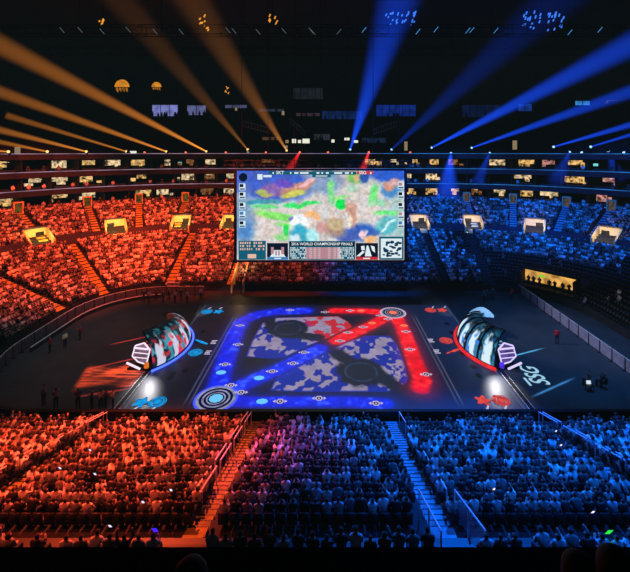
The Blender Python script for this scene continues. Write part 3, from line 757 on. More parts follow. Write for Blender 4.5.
# ------------------------------------------------------------------ player booths
def booth(sgn, label):
    C = Vector((sgn*21.3, 41.05, 0)) if sgn < 0 else Vector((20.75, 41.3, 0)); R0 = 6.28
    root = empty('player_booth', (C.x-sgn*5, C.y, 0), label, 'stage booth')
    A = math.radians(44)
    def pt(a, t, off=0.0):       # a: -1 near end .. 1 far end; t 0 base .. 1 top
        th = t*math.radians(98); h = 2.62-.1*a-.25*max(0, a)**2
        r = R0+off-2.25*(1-math.cos(th))**.9; z = (h+off)*math.sin(th)+.22
        an = a*A
        return Vector((C.x-sgn*r*math.cos(an), C.y+r*math.sin(an), z))
    NX, NY = 120, 50
    m = attr_mat('booth_led', rough=.3, diffuse=False, gs=1.0, sample=True)
    o, u, v, P = grid('led_shell', NX, NY, lambda u, v: np.array([pt(a*2-1, t) for a, t in zip(u, v)]), m, root)
    x, y = u*8, v*3.2
    f1, f2, f3 = fbm(x*2.0+5, y*2.2+sgn, 4), fbm(x*3.6+20, y*1.9+9, 4), fbm(x*2.6+50, y*2.0, 4)
    g = np.tile(np.array(lin((10, 34, 44))), (len(u), 1))
    fade = sm(.95, .25, v)[:, None]
    fig = sm(.42, .6, np.abs(((u*5) % 1)-.5)*-1+.75)*sm(.72, .35, v)      # five bright figures side by side
    if sgn < 0:
        g += np.array(lin((60, 150, 170)))[None]*sm(.5, .68, f1)[:, None]
        a = sm(.48, .6, f2*.6+fig*.35)[:, None]; g = g*(1-a)+np.array(lin((205, 205, 225)))[None]*a
        a = (sm(.52, .64, f3)*sm(.7, .35, v))[:, None]; g = g*(1-a)+np.array(lin((225, 40, 60)))[None]*a
    else:
        g += np.array(lin((40, 120, 160)))[None]*sm(.42, .66, f1)[:, None]
        a = sm(.42, .6, f2*.6+fig*.4)[:, None]; g = g*(1-a)+np.array(lin((215, 240, 255)))[None]*a
        a = (sm(.55, .65, f3)*sm(.7, .35, v))[:, None]; g = g*(1-a)+np.array(lin((50, 130, 220)))[None]*a
        rb = np.abs(((u*5+.02) % 1)-.0); rb = np.minimum(rb, 1-rb); g *= sm(.03, .09, rb)[:, None]
    g *= (.14+.86*sm(1.0, .35, v))[:, None]
    setattr_col(o.data, 'glow', np.clip(g, 0, 1))
    o.data.polygons.foreach_set('use_smooth', [True]*len(o.data.polygons))
    # dark back skin
    o2, _, _, _ = grid('back_skin', 40, 16, lambda u, v: np.array([pt(a*2-1, t, -.12) for a, t in zip(u, v)]), M['black'], root)
    nr = 6 if sgn > 0 else 2
    for k in range(nr):
        a = -1+2*k/(nr-1); b = MB(); b.tube([pt(a, t, .03) for t in np.linspace(0, 1, 14)], .07 if sgn > 0 else .05, 6); b.build('rib', M['black'], root)
    b = MB(); b.tube([pt(a, 1, .0) for a in np.linspace(-1, 1, 24)], .09, 6); b.build('top_edge', M['black'], root)
    # glowing base ring
    b = MB(); b.tube([Vector((C.x-sgn*(R0+.28)*math.cos(a), C.y+(R0+.28)*math.sin(a), .14)) for a in np.linspace(-A*1.04, A*1.04, 30)], .1 if sgn < 0 else .17, 8)
    b.build('base_light', emi('base_light_blue', (60, 85, 255), 3.0, sample=True) if sgn < 0 else emi('base_light_red', (235, 45, 50), 1.15, .3, 1.5, sample=True), root)
    b = MB()
    aa = np.linspace(-A, A, 30); inner = [(C.x-sgn*2.9*math.cos(a), C.y+(4.35)*math.sin(a)/math.sin(A)) for a in aa]; outer = [(C.x-sgn*(R0+.12)*math.cos(a), C.y+(R0+.12)*math.sin(a)) for a in aa]
    pl = outer+inner[::-1]; nn = len(pl); b.add([(p[0], p[1], 0) for p in pl]+[(p[0], p[1], .25) for p in pl], [tuple(range(nn, 2*nn)), tuple(range(nn))[::-1]]+[(k, (k+1) % nn, nn+(k+1) % nn, nn+k) for k in range(nn)])
    b.build('platform', M['black'], root)
    # white neon wing frame at the near end
    wl = emi('neon_white', (250, 225, 245) if sgn < 0 else (215, 205, 255), 1.1)
    def fp(px, py, D=None, z=None): return Q(px, py, D)
    yN = 36.9
    nx_ = sgn
    bx = C.x-sgn*3.75      # near end inner side
    F0 = lambda dx, z, dy=0: Vector((bx+sgn*dx, yN+dy, z))
    hexo = [F0(-.1, .5), F0(-.45, 1.9), F0(.1, 2.55), F0(.95, 2.3), F0(1.25, 1.3), F0(.7, .75), F0(-.1, .5)]
    b = MB()
    for p, q_ in zip(hexo[:-1], hexo[1:]): b.bar(p, q_, .11)
    b.build('wing_frame', wl, root)
    for z in (1.05, 1.5, 1.95):
        b = MB(); b.bar(F0(-.3, z, -.02), F0(1.1, z+.15, -.02), .05, .17 if z > 1.8 else .08); b.build('wing_slat', wl, root)
    b = MB(); b.poly(hexo[:-1]); b.build('wing_panel', emi('wing_panel_glow', (120, 95, 190) if sgn > 0 else (165, 130, 155), .7, .5, 1.5), root)
    b = MB(); b.bar(F0(.35, .2, -.3), F0(1.7, .75, -.2), .2, .1); b.build('wing_foot', wl, root)
    b = MB(); b.tube([F0(-.25, .35, -.3), F0(-.25, .75, -.3)], .22, 10); b.build('end_lamp', emi('end_lamp_glow', (255, 130, 40) if sgn < 0 else (90, 50, 255), 1.0, .6, 6), root)
    # desk behind the shell, striped front
    b = MB()
    for k in range(5): b.frame(Vector((C.x-sgn*2.6, 39.3+k*.95, .25)), Vector((1, 0, 0)), Vector((0, 1, 0)), Vector((0, 0, 1)), (-.35, 0, 0), (.35, .92, .75))
    dk = b.build('desk', M['black'], root)
    st = emi('desk_stripe', (235, 85, 35) if sgn < 0 else (120, 170, 230), .8)
    b = MB()
    for k in range(6): b.frame(Vector((C.x-sgn*2.6+sgn*.36, 39.4+k*.75, .3)), Vector((1, 0, 0)), Vector((0, 1, 0)), Vector((0, 0, 1)), (-.02, 0, 0), (.02, .35, .65)); b.frame(Vector((C.x-sgn*2.6, 39.4+k*.75, 1.0)), Vector((1, 0, 0)), Vector((0, 1, 0)), Vector((0, 0, 1)), (-.33, 0, 0), (.33, .35, .02))
    b.build('stripe', st, dk)
    if sgn > 0:   # pale curved fin over the back of the right booth
        b = MB(); pts = [(Vector((C.x-3.9+1.9*t, 45.2-2.3*t, 1.9+.75*math.sin(t*2.2)))) for t in np.linspace(0, 1, 12)]
        vs = []; 
        for i, p in enumerate(pts): w_ = .75*math.sin(PI*(.12+.8*i/11)); vs += [p+Vector((-.3*w_, -.6*w_, -.5*w_)), p+Vector((.3*w_, .6*w_, .5*w_))]
        b.add(vs, [(2*i, 2*i+1, 2*i+3, 2*i+2) for i in range(11)]); b.build('fin', mat('fin_white', (190, 225, 235), .4, emit=.35, ecol=(120, 190, 220)), root)
    return root, pt
bl, _ = booth(-1, 'curved LED booth with blue base ring on the left floor')
br, _ = booth(1, 'ribbed curved LED booth with red base ring on right floor')
# ------------------------------------------------------------------ the hanging screen
D = 55.0
TL, TR, BL = Q(234, 169, D), Q(407, 169, D), Q(234, 262, D)
Wd, Hd = TR.x-TL.x, TL.z-BL.z
scr = empty('hanging_screen', ((TL.x+TR.x)/2, D, BL.z), 'giant hanging screen showing a bright game view above the far stands', 'screen')
b = MB(); b.box((TL.x, D+.02, BL.z), (TR.x, D+1.0, TL.z)); b.build('cabinet', M['black'], scr)
bz = .42
b = MB(); b.box((TL.x, D-.12, BL.z), (TL.x+bz, D+.02, TL.z)); b.box((TR.x-bz, D-.12, BL.z), (TR.x, D+.02, TL.z)); b.box((TL.x+bz, D-.12, BL.z), (TR.x-bz, D+.02, BL.z+.3)); b.box((TL.x+bz, D-.12, TL.z-.25), (TR.x-bz, D+.02, TL.z)); b.build('bezel', mat('bezel_navy', (16, 22, 52), .5), scr)
sx0, sx1, sz0, sz1 = TL.x+bz, TR.x-bz, BL.z+.3, TL.z-.25
def sp(cx, cy, d=0.0):      # crop pixels of my 3.5x close-up -> point on the screen
    return Vector((sx0+(cx-20)/588*(sx1-sx0), D-.01-d, sz1-(cy-35)/316*(sz1-sz0)))
o, u, v, P = grid('game_view', 300, 170, lambda u, v: np.stack([sx0+(sx1-sx0)*u, np.full(u.shape, D), sz0+(sz1-sz0)*v], 1), attr_mat('screen_light', diffuse=False, rough=.3, gs=1.0, sample=True), scr)
cx, cy = 20+588*u, 351-316*v
wx, wy = cx+34*(fbm(cx/40, cy/40, 5)-.5), cy+30*(fbm(cx/40+60, cy/40, 5)-.5)
C = np.tile(np.array([205., 196., 192.]), (len(u), 1))
def blob(bx, by, rx, ry, c, rot=0, soft=.5, k=1.0):
    global C
    ca, sa = math.cos(math.radians(rot)), math.sin(math.radians(rot))
    X = ((wx-bx)*ca+(wy-by)*sa)/rx; Y = (-(wx-bx)*sa+(wy-by)*ca)/ry
    a = sm(1, 1-soft, np.hypot(X, Y))[:, None]*k; C = C*(1-a)+np.array(c)[None]*a
blob(120, 70, 190, 85, (45, 90, 200), 8, .3); blob(40, 200, 60, 160, (110, 150, 190), 0, .8); blob(50, 250, 50, 60, (60, 130, 200), 0, .8)
blob(330, 70, 90, 60, (120, 150, 190)); blob(560, 45, 100, 35, (40, 85, 200)); blob(590, 200, 60, 160, (150, 190, 190), 0, .9)
blob(150, 105, 75, 34, (130, 95, 175), -5); blob(230, 95, 85, 26, (205, 140, 110), -22, .5); blob(215, 118, 60, 16, (200, 195, 80), -15); blob(115, 118, 36, 16, (170, 180, 90), 10); blob(260, 78, 46, 12, (230, 175, 190), -25); blob(190, 80, 40, 18, (90, 70, 190), 10)
blob(100, 150, 90, 14, (50, 150, 170)); blob(250, 155, 85, 13, (50, 225, 110), -5); blob(165, 197, 110, 18, (120, 225, 100), 10); blob(120, 168, 60, 9, (90, 215, 130)); blob(200, 228, 60, 10, (130, 225, 110)); blob(190, 270, 60, 12, (140, 220, 130))
blob(355, 110, 18, 60, (120, 215, 130), 5); blob(385, 130, 50, 10, (150, 220, 130)); blob(388, 155, 28, 22, (15, 225, 70), 10, .3)
blob(440, 60, 40, 32, (110, 190, 90)); blob(470, 55, 22, 34, (40, 80, 170), 25); blob(430, 100, 28, 24, (165, 205, 180)); blob(445, 65, 14, 20, (205, 175, 120))
blob(500, 115, 22, 50, (110, 225, 120), 10); blob(545, 185, 60, 16, (110, 230, 120)); blob(520, 145, 40, 14, (150, 215, 170)); blob(560, 105, 44, 36, (60, 130, 195)); blob(560, 88, 30, 30, (195, 140, 120), 20); blob(575, 70, 20, 18, (205, 160, 160)); blob(540, 235, 60, 40, (80, 180, 190), -20); blob(545, 232, 50, 8, (190, 230, 235), -38)
blob(450, 255, 85, 40, (45, 90, 185)); blob(400, 268, 60, 26, (60, 90, 180)); blob(360, 240, 62, 50, (165, 135, 120), 0, .6); blob(365, 225, 42, 28, (190, 170, 130)); blob(425, 195, 22, 58, (200, 150, 130), -8); blob(418, 215, 12, 34, (235, 215, 190)); blob(490, 275, 24, 18, (235, 180, 120)); blob(465, 262, 16, 22, (220, 190, 200))
blob(285, 197, 48, 16, (240, 175, 110), 5); blob(238, 215, 48, 32, (238, 243, 246), 0, .5); blob(245, 262, 46, 40, (40, 165, 195)); blob(285, 262, 26, 36, (165, 225, 225)); blob(315, 235, 22, 28, (200, 150, 150)); blob(195, 247, 16, 26, (20, 220, 80), 0, .4); blob(225, 275, 26, 22, (200, 225, 235)); blob(205, 205, 14, 10, (120, 120, 190))
nn = (fbm(cx/9, cy/9, 4)-.5)[:, None]; hf = (fbm(cx/4.5+30, cy/4.5, 3)-.5)[:, None]; lum = C.mean(1, keepdims=True); C = lum+(C-lum)*.9; C = C*(1+.35*nn+.16*hf)+26*(fbm(cx/22+5, cy/22, 3)-.5)[:, None]*np.array([1, -.3, -1])[None]
sr = np.clip(C, 0, 255)/255; setattr_col(o.data, 'glow', np.where(sr <= .04045, sr/12.92, ((sr+.055)/1.055)**2.4)*1.12)
HUD = dict(teal=emi('hud_teal', (20, 95, 120), .9), navy=emi('hud_navy', (10, 55, 85), .9), pale=emi('hud_pale', (225, 240, 245), .95), red=emi('hud_red', (205, 50, 60), .9), rose=emi('hud_rose', (190, 140, 150), .9), dark=emi('hud_dark', (12, 25, 50), .8), cream=emi('hud_cream', (235, 195, 175), .9), blue=emi('hud_blue', (60, 130, 190), .9))
def rect(mb, x0, y0, x1, y1, d): 
    a, c = sp(x0, y0, d), sp(x1, y1, d); mb.add([(a.x, a.y, c.z), (c.x, a.y, c.z), (c.x, a.y, a.z), (a.x, a.y, a.z)], [(0, 1, 2, 3)])
def stext(parent, name, txt, x, y, h, m, d=.06, wmax=None):
    vs, fs = text_mesh(txt, h/316*(sz1-sz0)*1.35, .01); c = sp(x, y, d)
    k = 1.0
    if wmax:
        wv = max(p.x for p in vs)-min(p.x for p in vs); k = wmax/588*(sx1-sx0)/wv
    b = MB(); b.add([(c.x+p.x*k, c.y, c.z+p.y) for p in vs], fs); return b.build(name, m, parent)
# top score bar
b = MB(); rect(b, 132, 36, 195, 48, .03); rect(b, 195, 37, 285, 49, .03); rect(b, 285, 36, 350, 58, .03); rect(b, 350, 37, 440, 49, .03); tb = b.build('score_bar', HUD['teal'], scr)
b = MB(); rect(b, 442, 36, 500, 48, .035); b.build('red_score_tab', HUD['red'], tb)
stext(tb, 'lettering', 'SKT', 172, 42, 12, HUD['pale']); stext(tb, 'lettering', 'SSG', 462, 42, 12, HUD['pale'])
b = MB()
for (x_, w_) in ((145, 5), (207, 5), (222, 14), (242, 30), (300, 10), (317, 6), (333, 10), (362, 28), (400, 14), (422, 5), (488, 6)): rect(b, x_, 40, x_+w_, 46, .05)
rect(b, 297, 52, 338, 55, .05); b.build('score_lettering', HUD['pale'], tb)
b = MB(); rect(b, 92, 47, 110, 66, .03); rect(b, 113, 50, 142, 58, .03); b.build('event_flag', HUD['pale'], scr)
b = MB()
c = sp(42, 58, .04); vs = [(c.x+.62*math.cos(2*PI*k/18), c.y, c.z+.62*math.sin(2*PI*k/18)) for k in range(18)]; b.add(vs, [tuple(range(18))]); b.build('round_emblem', HUD['dark'], scr)
for sd, xx, ys in (('l', 28, (80, 110, 147, 178, 212)), ('r', 586, (75, 109, 147, 180, 212))):
    for y_ in ys:
        b = MB(); rect(b, xx, y_, xx+22, y_+24, .03); f_ = b.build('portrait_tile', HUD['pale'], scr)
        b = MB(); rect(b, xx+2, y_+2, xx+15, y_+13, .045); b.build('portrait', HUD[random.choice(['dark', 'blue', 'rose'])], f_)
        b = MB(); rect(b, xx+2, y_+17, xx+20, y_+22, .045); b.build('health_bar', HUD['teal'], f_)
# bottom bar
b = MB(); rect(b, 26, 283, 122, 350, .03); rect(b, 203, 284, 436, 350, .03); rect(b, 520, 268, 606, 350, .03); bb = b.build('stats_bar', HUD['teal'], scr)
for x0_, c_ in ((126, 'blue'), (438, 'red')):
    w_ = 74 if x0_ == 126 else 78
    b = MB(); rect(b, x0_, 291, x0_+w_, 350, .03); pc = b.build('team_photo', HUD['dark'], scr)
    if x0_ == 126:
        b = MB(); b.add([sp(*q_, .045) for q_ in ((136, 340), (152, 316), (174, 316), (192, 340))], [(3, 2, 1, 0)]); b.build('photo_stage', HUD['pale'], pc)
        for (u0, v0, u1, v1) in ((140, 305, 150, 330), (176, 305, 186, 330), (155, 318, 161, 335), (165, 318, 171, 335)):
            b = MB(); rect(b, u0, v0, u1, v1, .05); b.build('photo_figure', HUD['rose'], pc)
    else:
        for pts in (((440, 338), (462, 318), (470, 322), (452, 338)), ((470, 338), (476, 300), (482, 300), (494, 338)), ((456, 302), (468, 300), (470, 316), (458, 316)), ((490, 300), (504, 303), (506, 325), (496, 318))):
            b = MB(); b.add([sp(*q_, .045) for q_ in pts], [(3, 2, 1, 0)]); b.build('photo_stage', HUD['pale'], pc)
    b = MB(); rect(b, x0_, 340, x0_+w_, 350, .06); b.build('caption_strip', HUD[c_], pc)
    b = MB(); rect(b, x0_+26, 343, x0_+50, 347, .07); b.build('caption_lettering', HUD['pale'], pc)
b = MB(); rect(b, 206, 287, 433, 302, .045); b.build('title_strip', HUD['dark'], bb)
stext(bb, 'lettering', '2016 WORLD CHAMPIONSHIP FINALS', 319, 294.5, 10, HUD['pale'], .06, 215)
b = MB(); rect(b, 262, 306, 386, 347, .045); b.build('table_ground', HUD['rose'], bb)
b = MB()
for r_ in range(6):
    y_ = 306+r_*7
    for c_ in range(12):
        if random.random() < .75: x_ = 208+c_*4.8; rect(b, x_, y_, x_+random.uniform(2, 4.2), y_+4.6, .055)
        if random.random() < .75: x_ = 374+c_*4.9; rect(b, x_, y_, x_+random.uniform(2, 4.2), y_+4.6, .055)
    for x_ in (275, 290, 305, 340, 360): rect(b, x_, y_+1.5, x_+9, y_+3, .055)
b.build('table_lettering', HUD['pale'], bb)
b = MB()
for r_, yy in enumerate((287, 298, 309)):
    for c_ in range(11):
        if random.random() < .8: rect(b, 31+c_*8, yy, 31+c_*8+random.uniform(3, 6.5), yy+7, .05)
rect(b, 58, 330, 88, 345, .05); b.build('item_icons', HUD['cream'], bb)
b = MB(); rect(b, 526, 275, 600, 344, .045); mm = b.build('minimap', HUD['pale'], bb)
b = MB()
for k in range(34):
    x_, y_ = random.uniform(530, 588), random.uniform(279, 334); rx, ry = random.uniform(3, 8), random.uniform(2, 6); pts = [sp(x_+rx+rx*math.cos(a), y_+ry+ry*math.sin(a), .055) for a in np.linspace(0, 2*PI, 8)[:-1]]; b.add(pts, [tuple(range(7))])
b.build('minimap_ground', HUD['navy'], mm)
b = MB()
for k in range(7):
    a = TL.x+1+(Wd-2)*k/6; b.tube([(a, D+.5, TL.z), (a, D+.5, 45.9)], .035, 5)
b.build('hoist_cable', M['black'], scr)
def truss(mb, a, c, w=.5, bay=1.0, t=.06):
    a, c = Vector(a), Vector(c); d = (c-a); L_ = d.length; d.normalize(); sd = d.cross(Vector((0, 0, 1))).normalized(); up = Vector((0, 0, 1))
    cs = [sd*w/2+up*w/2, -sd*w/2+up*w/2, -sd*w/2-up*w/2, sd*w/2-up*w/2]
    for k in cs: mb.bar(a+k, c+k, t)
    n = max(1, int(L_/bay))
    for i in range(n):
        p, q_ = a+d*(L_*i/n), a+d*(L_*(i+1)/n)
        for j in range(4): mb.bar(p+cs[j], q_+cs[(j+1) % 4] if i % 2 else q_+cs[j]*1.0, t*.6); mb.bar(p+cs[j], p+cs[(j+1) % 4], t*.6)
tm = mat('truss_metal', (70, 72, 80), .5, .6)
b = MB(); truss(b, (TL.x-1.5, D+.5, TL.z+.9), (TR.x+1.5, D+.5, TL.z+.9), .7, 1.3); b.build('top_truss', tm, scr)
# ------------------------------------------------------------------ roof trusses and catwalks
dash = emi('catwalk_glint', (120, 135, 150), .55)
dashb = emi('catwalk_glint_blue', (80, 170, 255), .9)
for k, (yy, zz, lb) in enumerate(((55.5, 38.6, 'dark roof catwalk truss with thin slanted glints put in as glowing rods'), (46, 42.0, 'nearest dark roof truss high above the floor'), (74, 40.5, 'dark roof truss behind the hanging screen'))):
    rt = empty('roof_truss', (0, yy, zz), lb, 'truss')
    b = MB(); truss(b, (-62, yy, zz), (62, yy, zz), 1.3, 2.2, .1); b.build('lattice', M['black'], rt)
    b = MB()
    for xx in range(-60, 61, 12): b.tube([(xx, yy, zz+.6), (xx, yy, 46)], .05, 5)
    b.build('hanger', M['black'], rt)
    if k == 0:
        for px in (62, 80, 102, 128, 155, 181, 228, 234, 258, 284, 311, 313, 339, 364, 418, 436, 468, 472, 496, 570, 600):
            p = Q(px, 31+random.uniform(-1.5, 1.5), yy-.9); sl = -1 if px < 320 else 1
            b = MB(); b.tube([p+Vector((-.32*sl, 0, -.38)), p+Vector((.32*sl, 0, .38))], .035, 5); b.build('glint_rod', dash if px < 340 else dashb, rt)  # rods catching light, their glints put in as emission
b = MB()
lc = emi('lamp_amber', (255, 165, 60), .9); lb_ = emi('blue_spill_glow', (60, 130, 255), 1.0)
def cluster(px, py, D_, wpx, hpx, n, m, label):
    c = Q(px, py, D_); k = D_/F
    rt = empty('lamp_cluster', c, label, 'lamp cluster')
    b = MB(); b.box((c.x-wpx*k/2, c.y+.3, c.z-hpx*k/2), (c.x+wpx*k/2, c.y+.5, c.z+hpx*k/2)); 
    b = MB(); truss(b, (c.x-wpx*k/2, c.y+.5, c.z+hpx*k/2), (c.x+wpx*k/2, c.y+.5, c.z+hpx*k/2), .5, .9); b.tube([(c.x, c.y+.5, c.z+hpx*k/2), (c.x, c.y+.5, 46)], .06, 5); b.build('hanging_bar', M['black'], rt)
    for i in range(n):
        x_, z_ = c.x+random.uniform(-.5, .5)*wpx*k, c.z+random.uniform(-.5, .5)*hpx*k
        b = MB(); b.tube([(x_, c.y, z_), (x_+.15, c.y+.05, z_+random.uniform(.1, .5))], .1, 6); b.build('lamp', m, rt)
        
cluster(205, 24, 56, 12, 14, 12, lc, 'amber lamp cluster under roof above left beams'); cluster(272, 21, 56, 10, 9, 6, lc, 'small amber lamp cluster under roof above the screen')
cluster(227, 90, 80, 4, 10, 6, lc, 'small amber lamps hanging behind the orange beam')
cluster(101, 24, 56, 8, 8, 5, lc, 'faint amber lamps under roof at upper left')
cluster(400, 20, 56, 30, 12, 24, lb_, 'blue glow painted where the steep blue beam lights the roof'); cluster(543, 22, 56, 44, 18, 34, lb_, 'wide painted blue glow on roof drops at upper right')  # blue ones: beam light on roof drops, put in as glowing bits
# ------------------------------------------------------------------ far upper deck fittings
def arch_lamp(px, py, D_, wpx, label):
    c = Q(px, py, D_); w_ = wpx*D_/F/2
    rt = empty('arched_window', c, label, 'arched window')
    b = MB(); vs = [(c.x+w_*math.cos(a), c.y, c.z+w_*math.sin(a)*1.0) for a in np.linspace(0, PI, 18)]; b.add(vs, [tuple(range(18))[::-1]]); b.build('glowing_arch', emi('arch_glow', (235, 150, 40), .9, .4, .8), rt)
    b = MB()
    for k in range(4): x_ = c.x-w_*.8+w_*.42*k; b.add([(x_, c.y, c.z-.15), (x_+.3*w_, c.y, c.z-.15), (x_+.3*w_, c.y, c.z-.5*w_-random.uniform(0, .3)*w_), (x_, c.y, c.z-.4*w_)], [(0, 1, 2, 3)])
    b.build('lower_pane', emi('arch_pane_glow', (210, 130, 40), .7, .6, 1.5), rt)
    b = MB(); b.tube([Vector((c.x+(w_+.1)*math.cos(a), c.y+.05, c.z+(w_+.1)*math.sin(a))) for a in np.linspace(0, PI, 18)], .12, 6); b.box((c.x-w_, c.y-.05, c.z-.1), (c.x+w_, c.y+.1, c.z)); b.build('arch_frame', M['black'], rt)
    b = MB(); b.box((c.x-w_*1.3, c.y+.2, c.z-w_), (c.x+w_*1.3, c.y+1.2, c.z+w_*1.3)); b.build('housing', M['darkc'], rt)
arch_lamp(122, 87, 96, 15, 'larger amber arched window glowing high on left'); arch_lamp(156.5, 87, 98, 10, 'smaller amber arched window glowing high on left')
def lit_window(px0, px1, py0, py1, D_, c, k, label, sil=0):
    a, d = Q(px0, py0, D_), Q(px1, py1, D_)
    rt = empty('press_box', ((a.x+d.x)/2, D_, d.z), label, 'press box')
    b = MB(); b.box((a.x-.5, D_+.1, d.z-.4), (d.x+.5, D_+2, a.z+.4)); b.build('cabin', M['darkc'], rt)
    b = MB(); b.box((a.x, D_, d.z), (d.x, D_+.08, a.z)); b.build('lit_window', emi('press_glow', c, k, .5, .5), rt)
    b = MB(); n = max(2, int((d.x-a.x)/1.6))
    for i in range(n+1): x_ = a.x+(d.x-a.x)*i/n; b.box((x_-.06, D_-.06, d.z), (x_+.06, D_, a.z))
    b.build('mullion', M['black'], rt)
    if sil:
        for i in range(sil):
            b = MB(); x_ = random.uniform(a.x, d.x); h_ = random.uniform(.7, 1.1); b.box((x_-.22, D_-.2, d.z-.3), (x_+.22, D_-.1, d.z+h_*.6)); b.tube([(x_, D_-.15, d.z+h_*.6), (x_, D_-.15, d.z+h_)], .13, 6)
            b.build('occupant', M['black'], rt)
lit_window(152, 178, 105, 116, 92, (140, 145, 225), .75, 'pale violet lit press box window high on left', 9)
lit_window(187, 206, 105.5, 115, 92, (125, 130, 190), .55, 'dimmer violet press box window beside the left beams', 6)
lit_window(225, 247, 105, 108, 94, (110, 115, 160), .45, 'thin lit press box strip left of the screen top')
lit_window(322, 362, 111, 119, 96, (14, 38, 88), .8, 'dim blue press box strip above the screen', 4)
lit_window(376, 416, 105, 116, 96, (18, 50, 150), .7, 'blue lit press box right of the steep beam', 5)
lit_window(575, 590, 101, 105, 88, (60, 150, 230), .9, 'small bright blue window above right beams')
lit_window(518, 532, 104, 111, 92, (20, 60, 150), .7, 'dim blue window between two right beams')
lit_window(622, 632, 117, 123, 84, (130, 210, 250), 1.0, 'pale blue lit window at right edge')
lit_window(256, 284, 109, 111.5, 95, (60, 70, 90), .5, 'thin grey press box strip right of the wide brown beam', 3)
lit_window(296, 320, 113, 116, 95, (70, 55, 70), .5, 'dull mauve press box strip above the screen middle', 3)
lit_window(262, 282, 137, 140, 90, (120, 85, 60), .5, 'dull amber press box strip beside the wide brown beam foot', 4)
lit_window(314, 330, 134, 140, 90, (60, 66, 80), .5, 'dim grey press box above the screen right of white lamps', 4)
lit_window(362, 386, 138, 143, 90, (30, 45, 80), .6, 'dim blue press box between two blue beam feet', 4)
lit_window(462, 500, 105, 117, 95, (10, 26, 74), .6, 'very dim blue press box between dim and bright beams', 4)
lit_window(293, 323, 88, 99, 97, (34, 38, 46), .6, 'dark grey scoreboard cabinet high behind the screen')
# brown banner on the right
a = [Q(594, 122, 88), Q(621, 122, 88), Q(626, 100, 88), Q(607, 100, 88)]
rt = empty('banner', a[0], 'brown slanted banner hanging high on right', 'banner')
b = MB(); b.add(a, [(0, 1, 2, 3)]); b.build('cloth', mat('banner_cloth', (110, 84, 70), .9, var=.4, scale=.9, emit=.25, ecol=(110, 84, 70)), rt)
b = MB(); b.bar(a[3], a[2], .12); b.bar(a[0], a[1], .12); b.build('batten', M['rail'], rt)
# upper concourse lamps, rails, columns
wlamp = emi('concourse_lamp', (235, 235, 215), 1.0); glamp = emi('concourse_lamp_dim', (150, 130, 100), .8)
for k, (px, py, wpx, hpx, mm_) in enumerate([(287, 141.5, 3, 3, glamp), (294, 141, 4, 4, wlamp), (299.5, 141.5, 3, 3, wlamp), (306, 141, 7, 4.5, wlamp), (333, 141, 3, 3, wlamp), (347, 139, 5, 2.5, wlamp), (356, 141.5, 4, 2.5, wlamp), (17, 151, 5, 8, glamp), (406, 146, 3, 9, glamp), (283, 113, 2.5, 4, glamp), (236, 109, 2, 3, glamp), (515, 145, 4, 9, glamp), (133, 152.5, 6, 3, wlamp), (248, 151, 2.5, 5, glamp), (286, 147, 3, 3, glamp)]):
    p, n, t = ring_frame(s_at_px(px, 29.5, 21), 29.5, 21); c = Q(px, py, p.y)
    kk = p.y/F; rt = empty('concourse_lamp', c, f"{'white' if mm_ is wlamp else 'amber'} lamp box above the suites, {ordinal(k+1)} listed along the top ledge" if False else '', 'lamp')
    nm = {0: 'dull amber lamp box left of the white concourse lamps', 1: 'square white concourse lamp, second of the row above screen', 2: 'small white concourse lamp, third of the row above screen', 3: 'widest white concourse lamp above the screen middle', 4: 'single white lamp above the screen right of middle', 5: 'flat white lamp beside the foot of steep blue beam', 6: 'small white lamp just right of steep blue beam foot', 7: 'yellow lit pillar on top ledge at left edge', 8: 'tall amber lamp right of screen top', 9: 'amber lamp high behind the right orange beam', 10: 'tiny amber lamp high left of screen', 11: 'gold pillar lamp on top ledge right of blue cone', 12: 'pale flat lamp on top ledge at left', 13: 'amber lamp at foot of the thin brown beam', 14: 'amber lamp at foot of the wide brown beam'}[k]
    rt['label'] = nm
    b = MB(); b.box((c.x-wpx*kk/2, c.y, c.z-hpx*kk/2), (c.x+wpx*kk/2, c.y+.2, c.z+hpx*kk/2)); b.build('lamp_face', mm_, rt)
    b = MB(); b.box((c.x-wpx*kk/2-.1, c.y+.2, c.z-hpx*kk/2-.1), (c.x+wpx*kk/2+.1, c.y+.5, c.z+hpx*kk/2+.1)); b.bar((c.x, c.y+.4, c.z), (c.x, c.y+.4, 20.2), .12); b.build('lamp_housing', M['black'], rt)
def rails(p, q_, D0, D1, label):
    a, c = Q(*p, D0), Q(*q_, D1)
    rt = empty('deck_railing', a, label, 'railing')
    b = MB(); b.tube([a, c], .06, 5); b.build('top_rail', M['rail'], rt)
    b = MB(); n = 9
    for i in range(n+1): p_ = a.lerp(c, i/n); b.tube([p_, p_-Vector((0, 0, 1.3))], .03, 5)
    b.build('baluster', M['rail'], rt)
    b = MB(); b.tube([a-Vector((0, 0, 1.2)), c-Vector((0, 0, 1.2))], .05, 5); b.build('bottom_rail', M['rail'], rt)
rails((243, 121), (270, 128), 90, 88, 'slanted upper deck railing left of screen top'); rails((290, 118), (305, 131), 92, 88, 'steep upper deck railing above the screen'); rails((374, 129), (396, 121), 88, 90, 'slanted upper deck railing right of the steep blue beam')
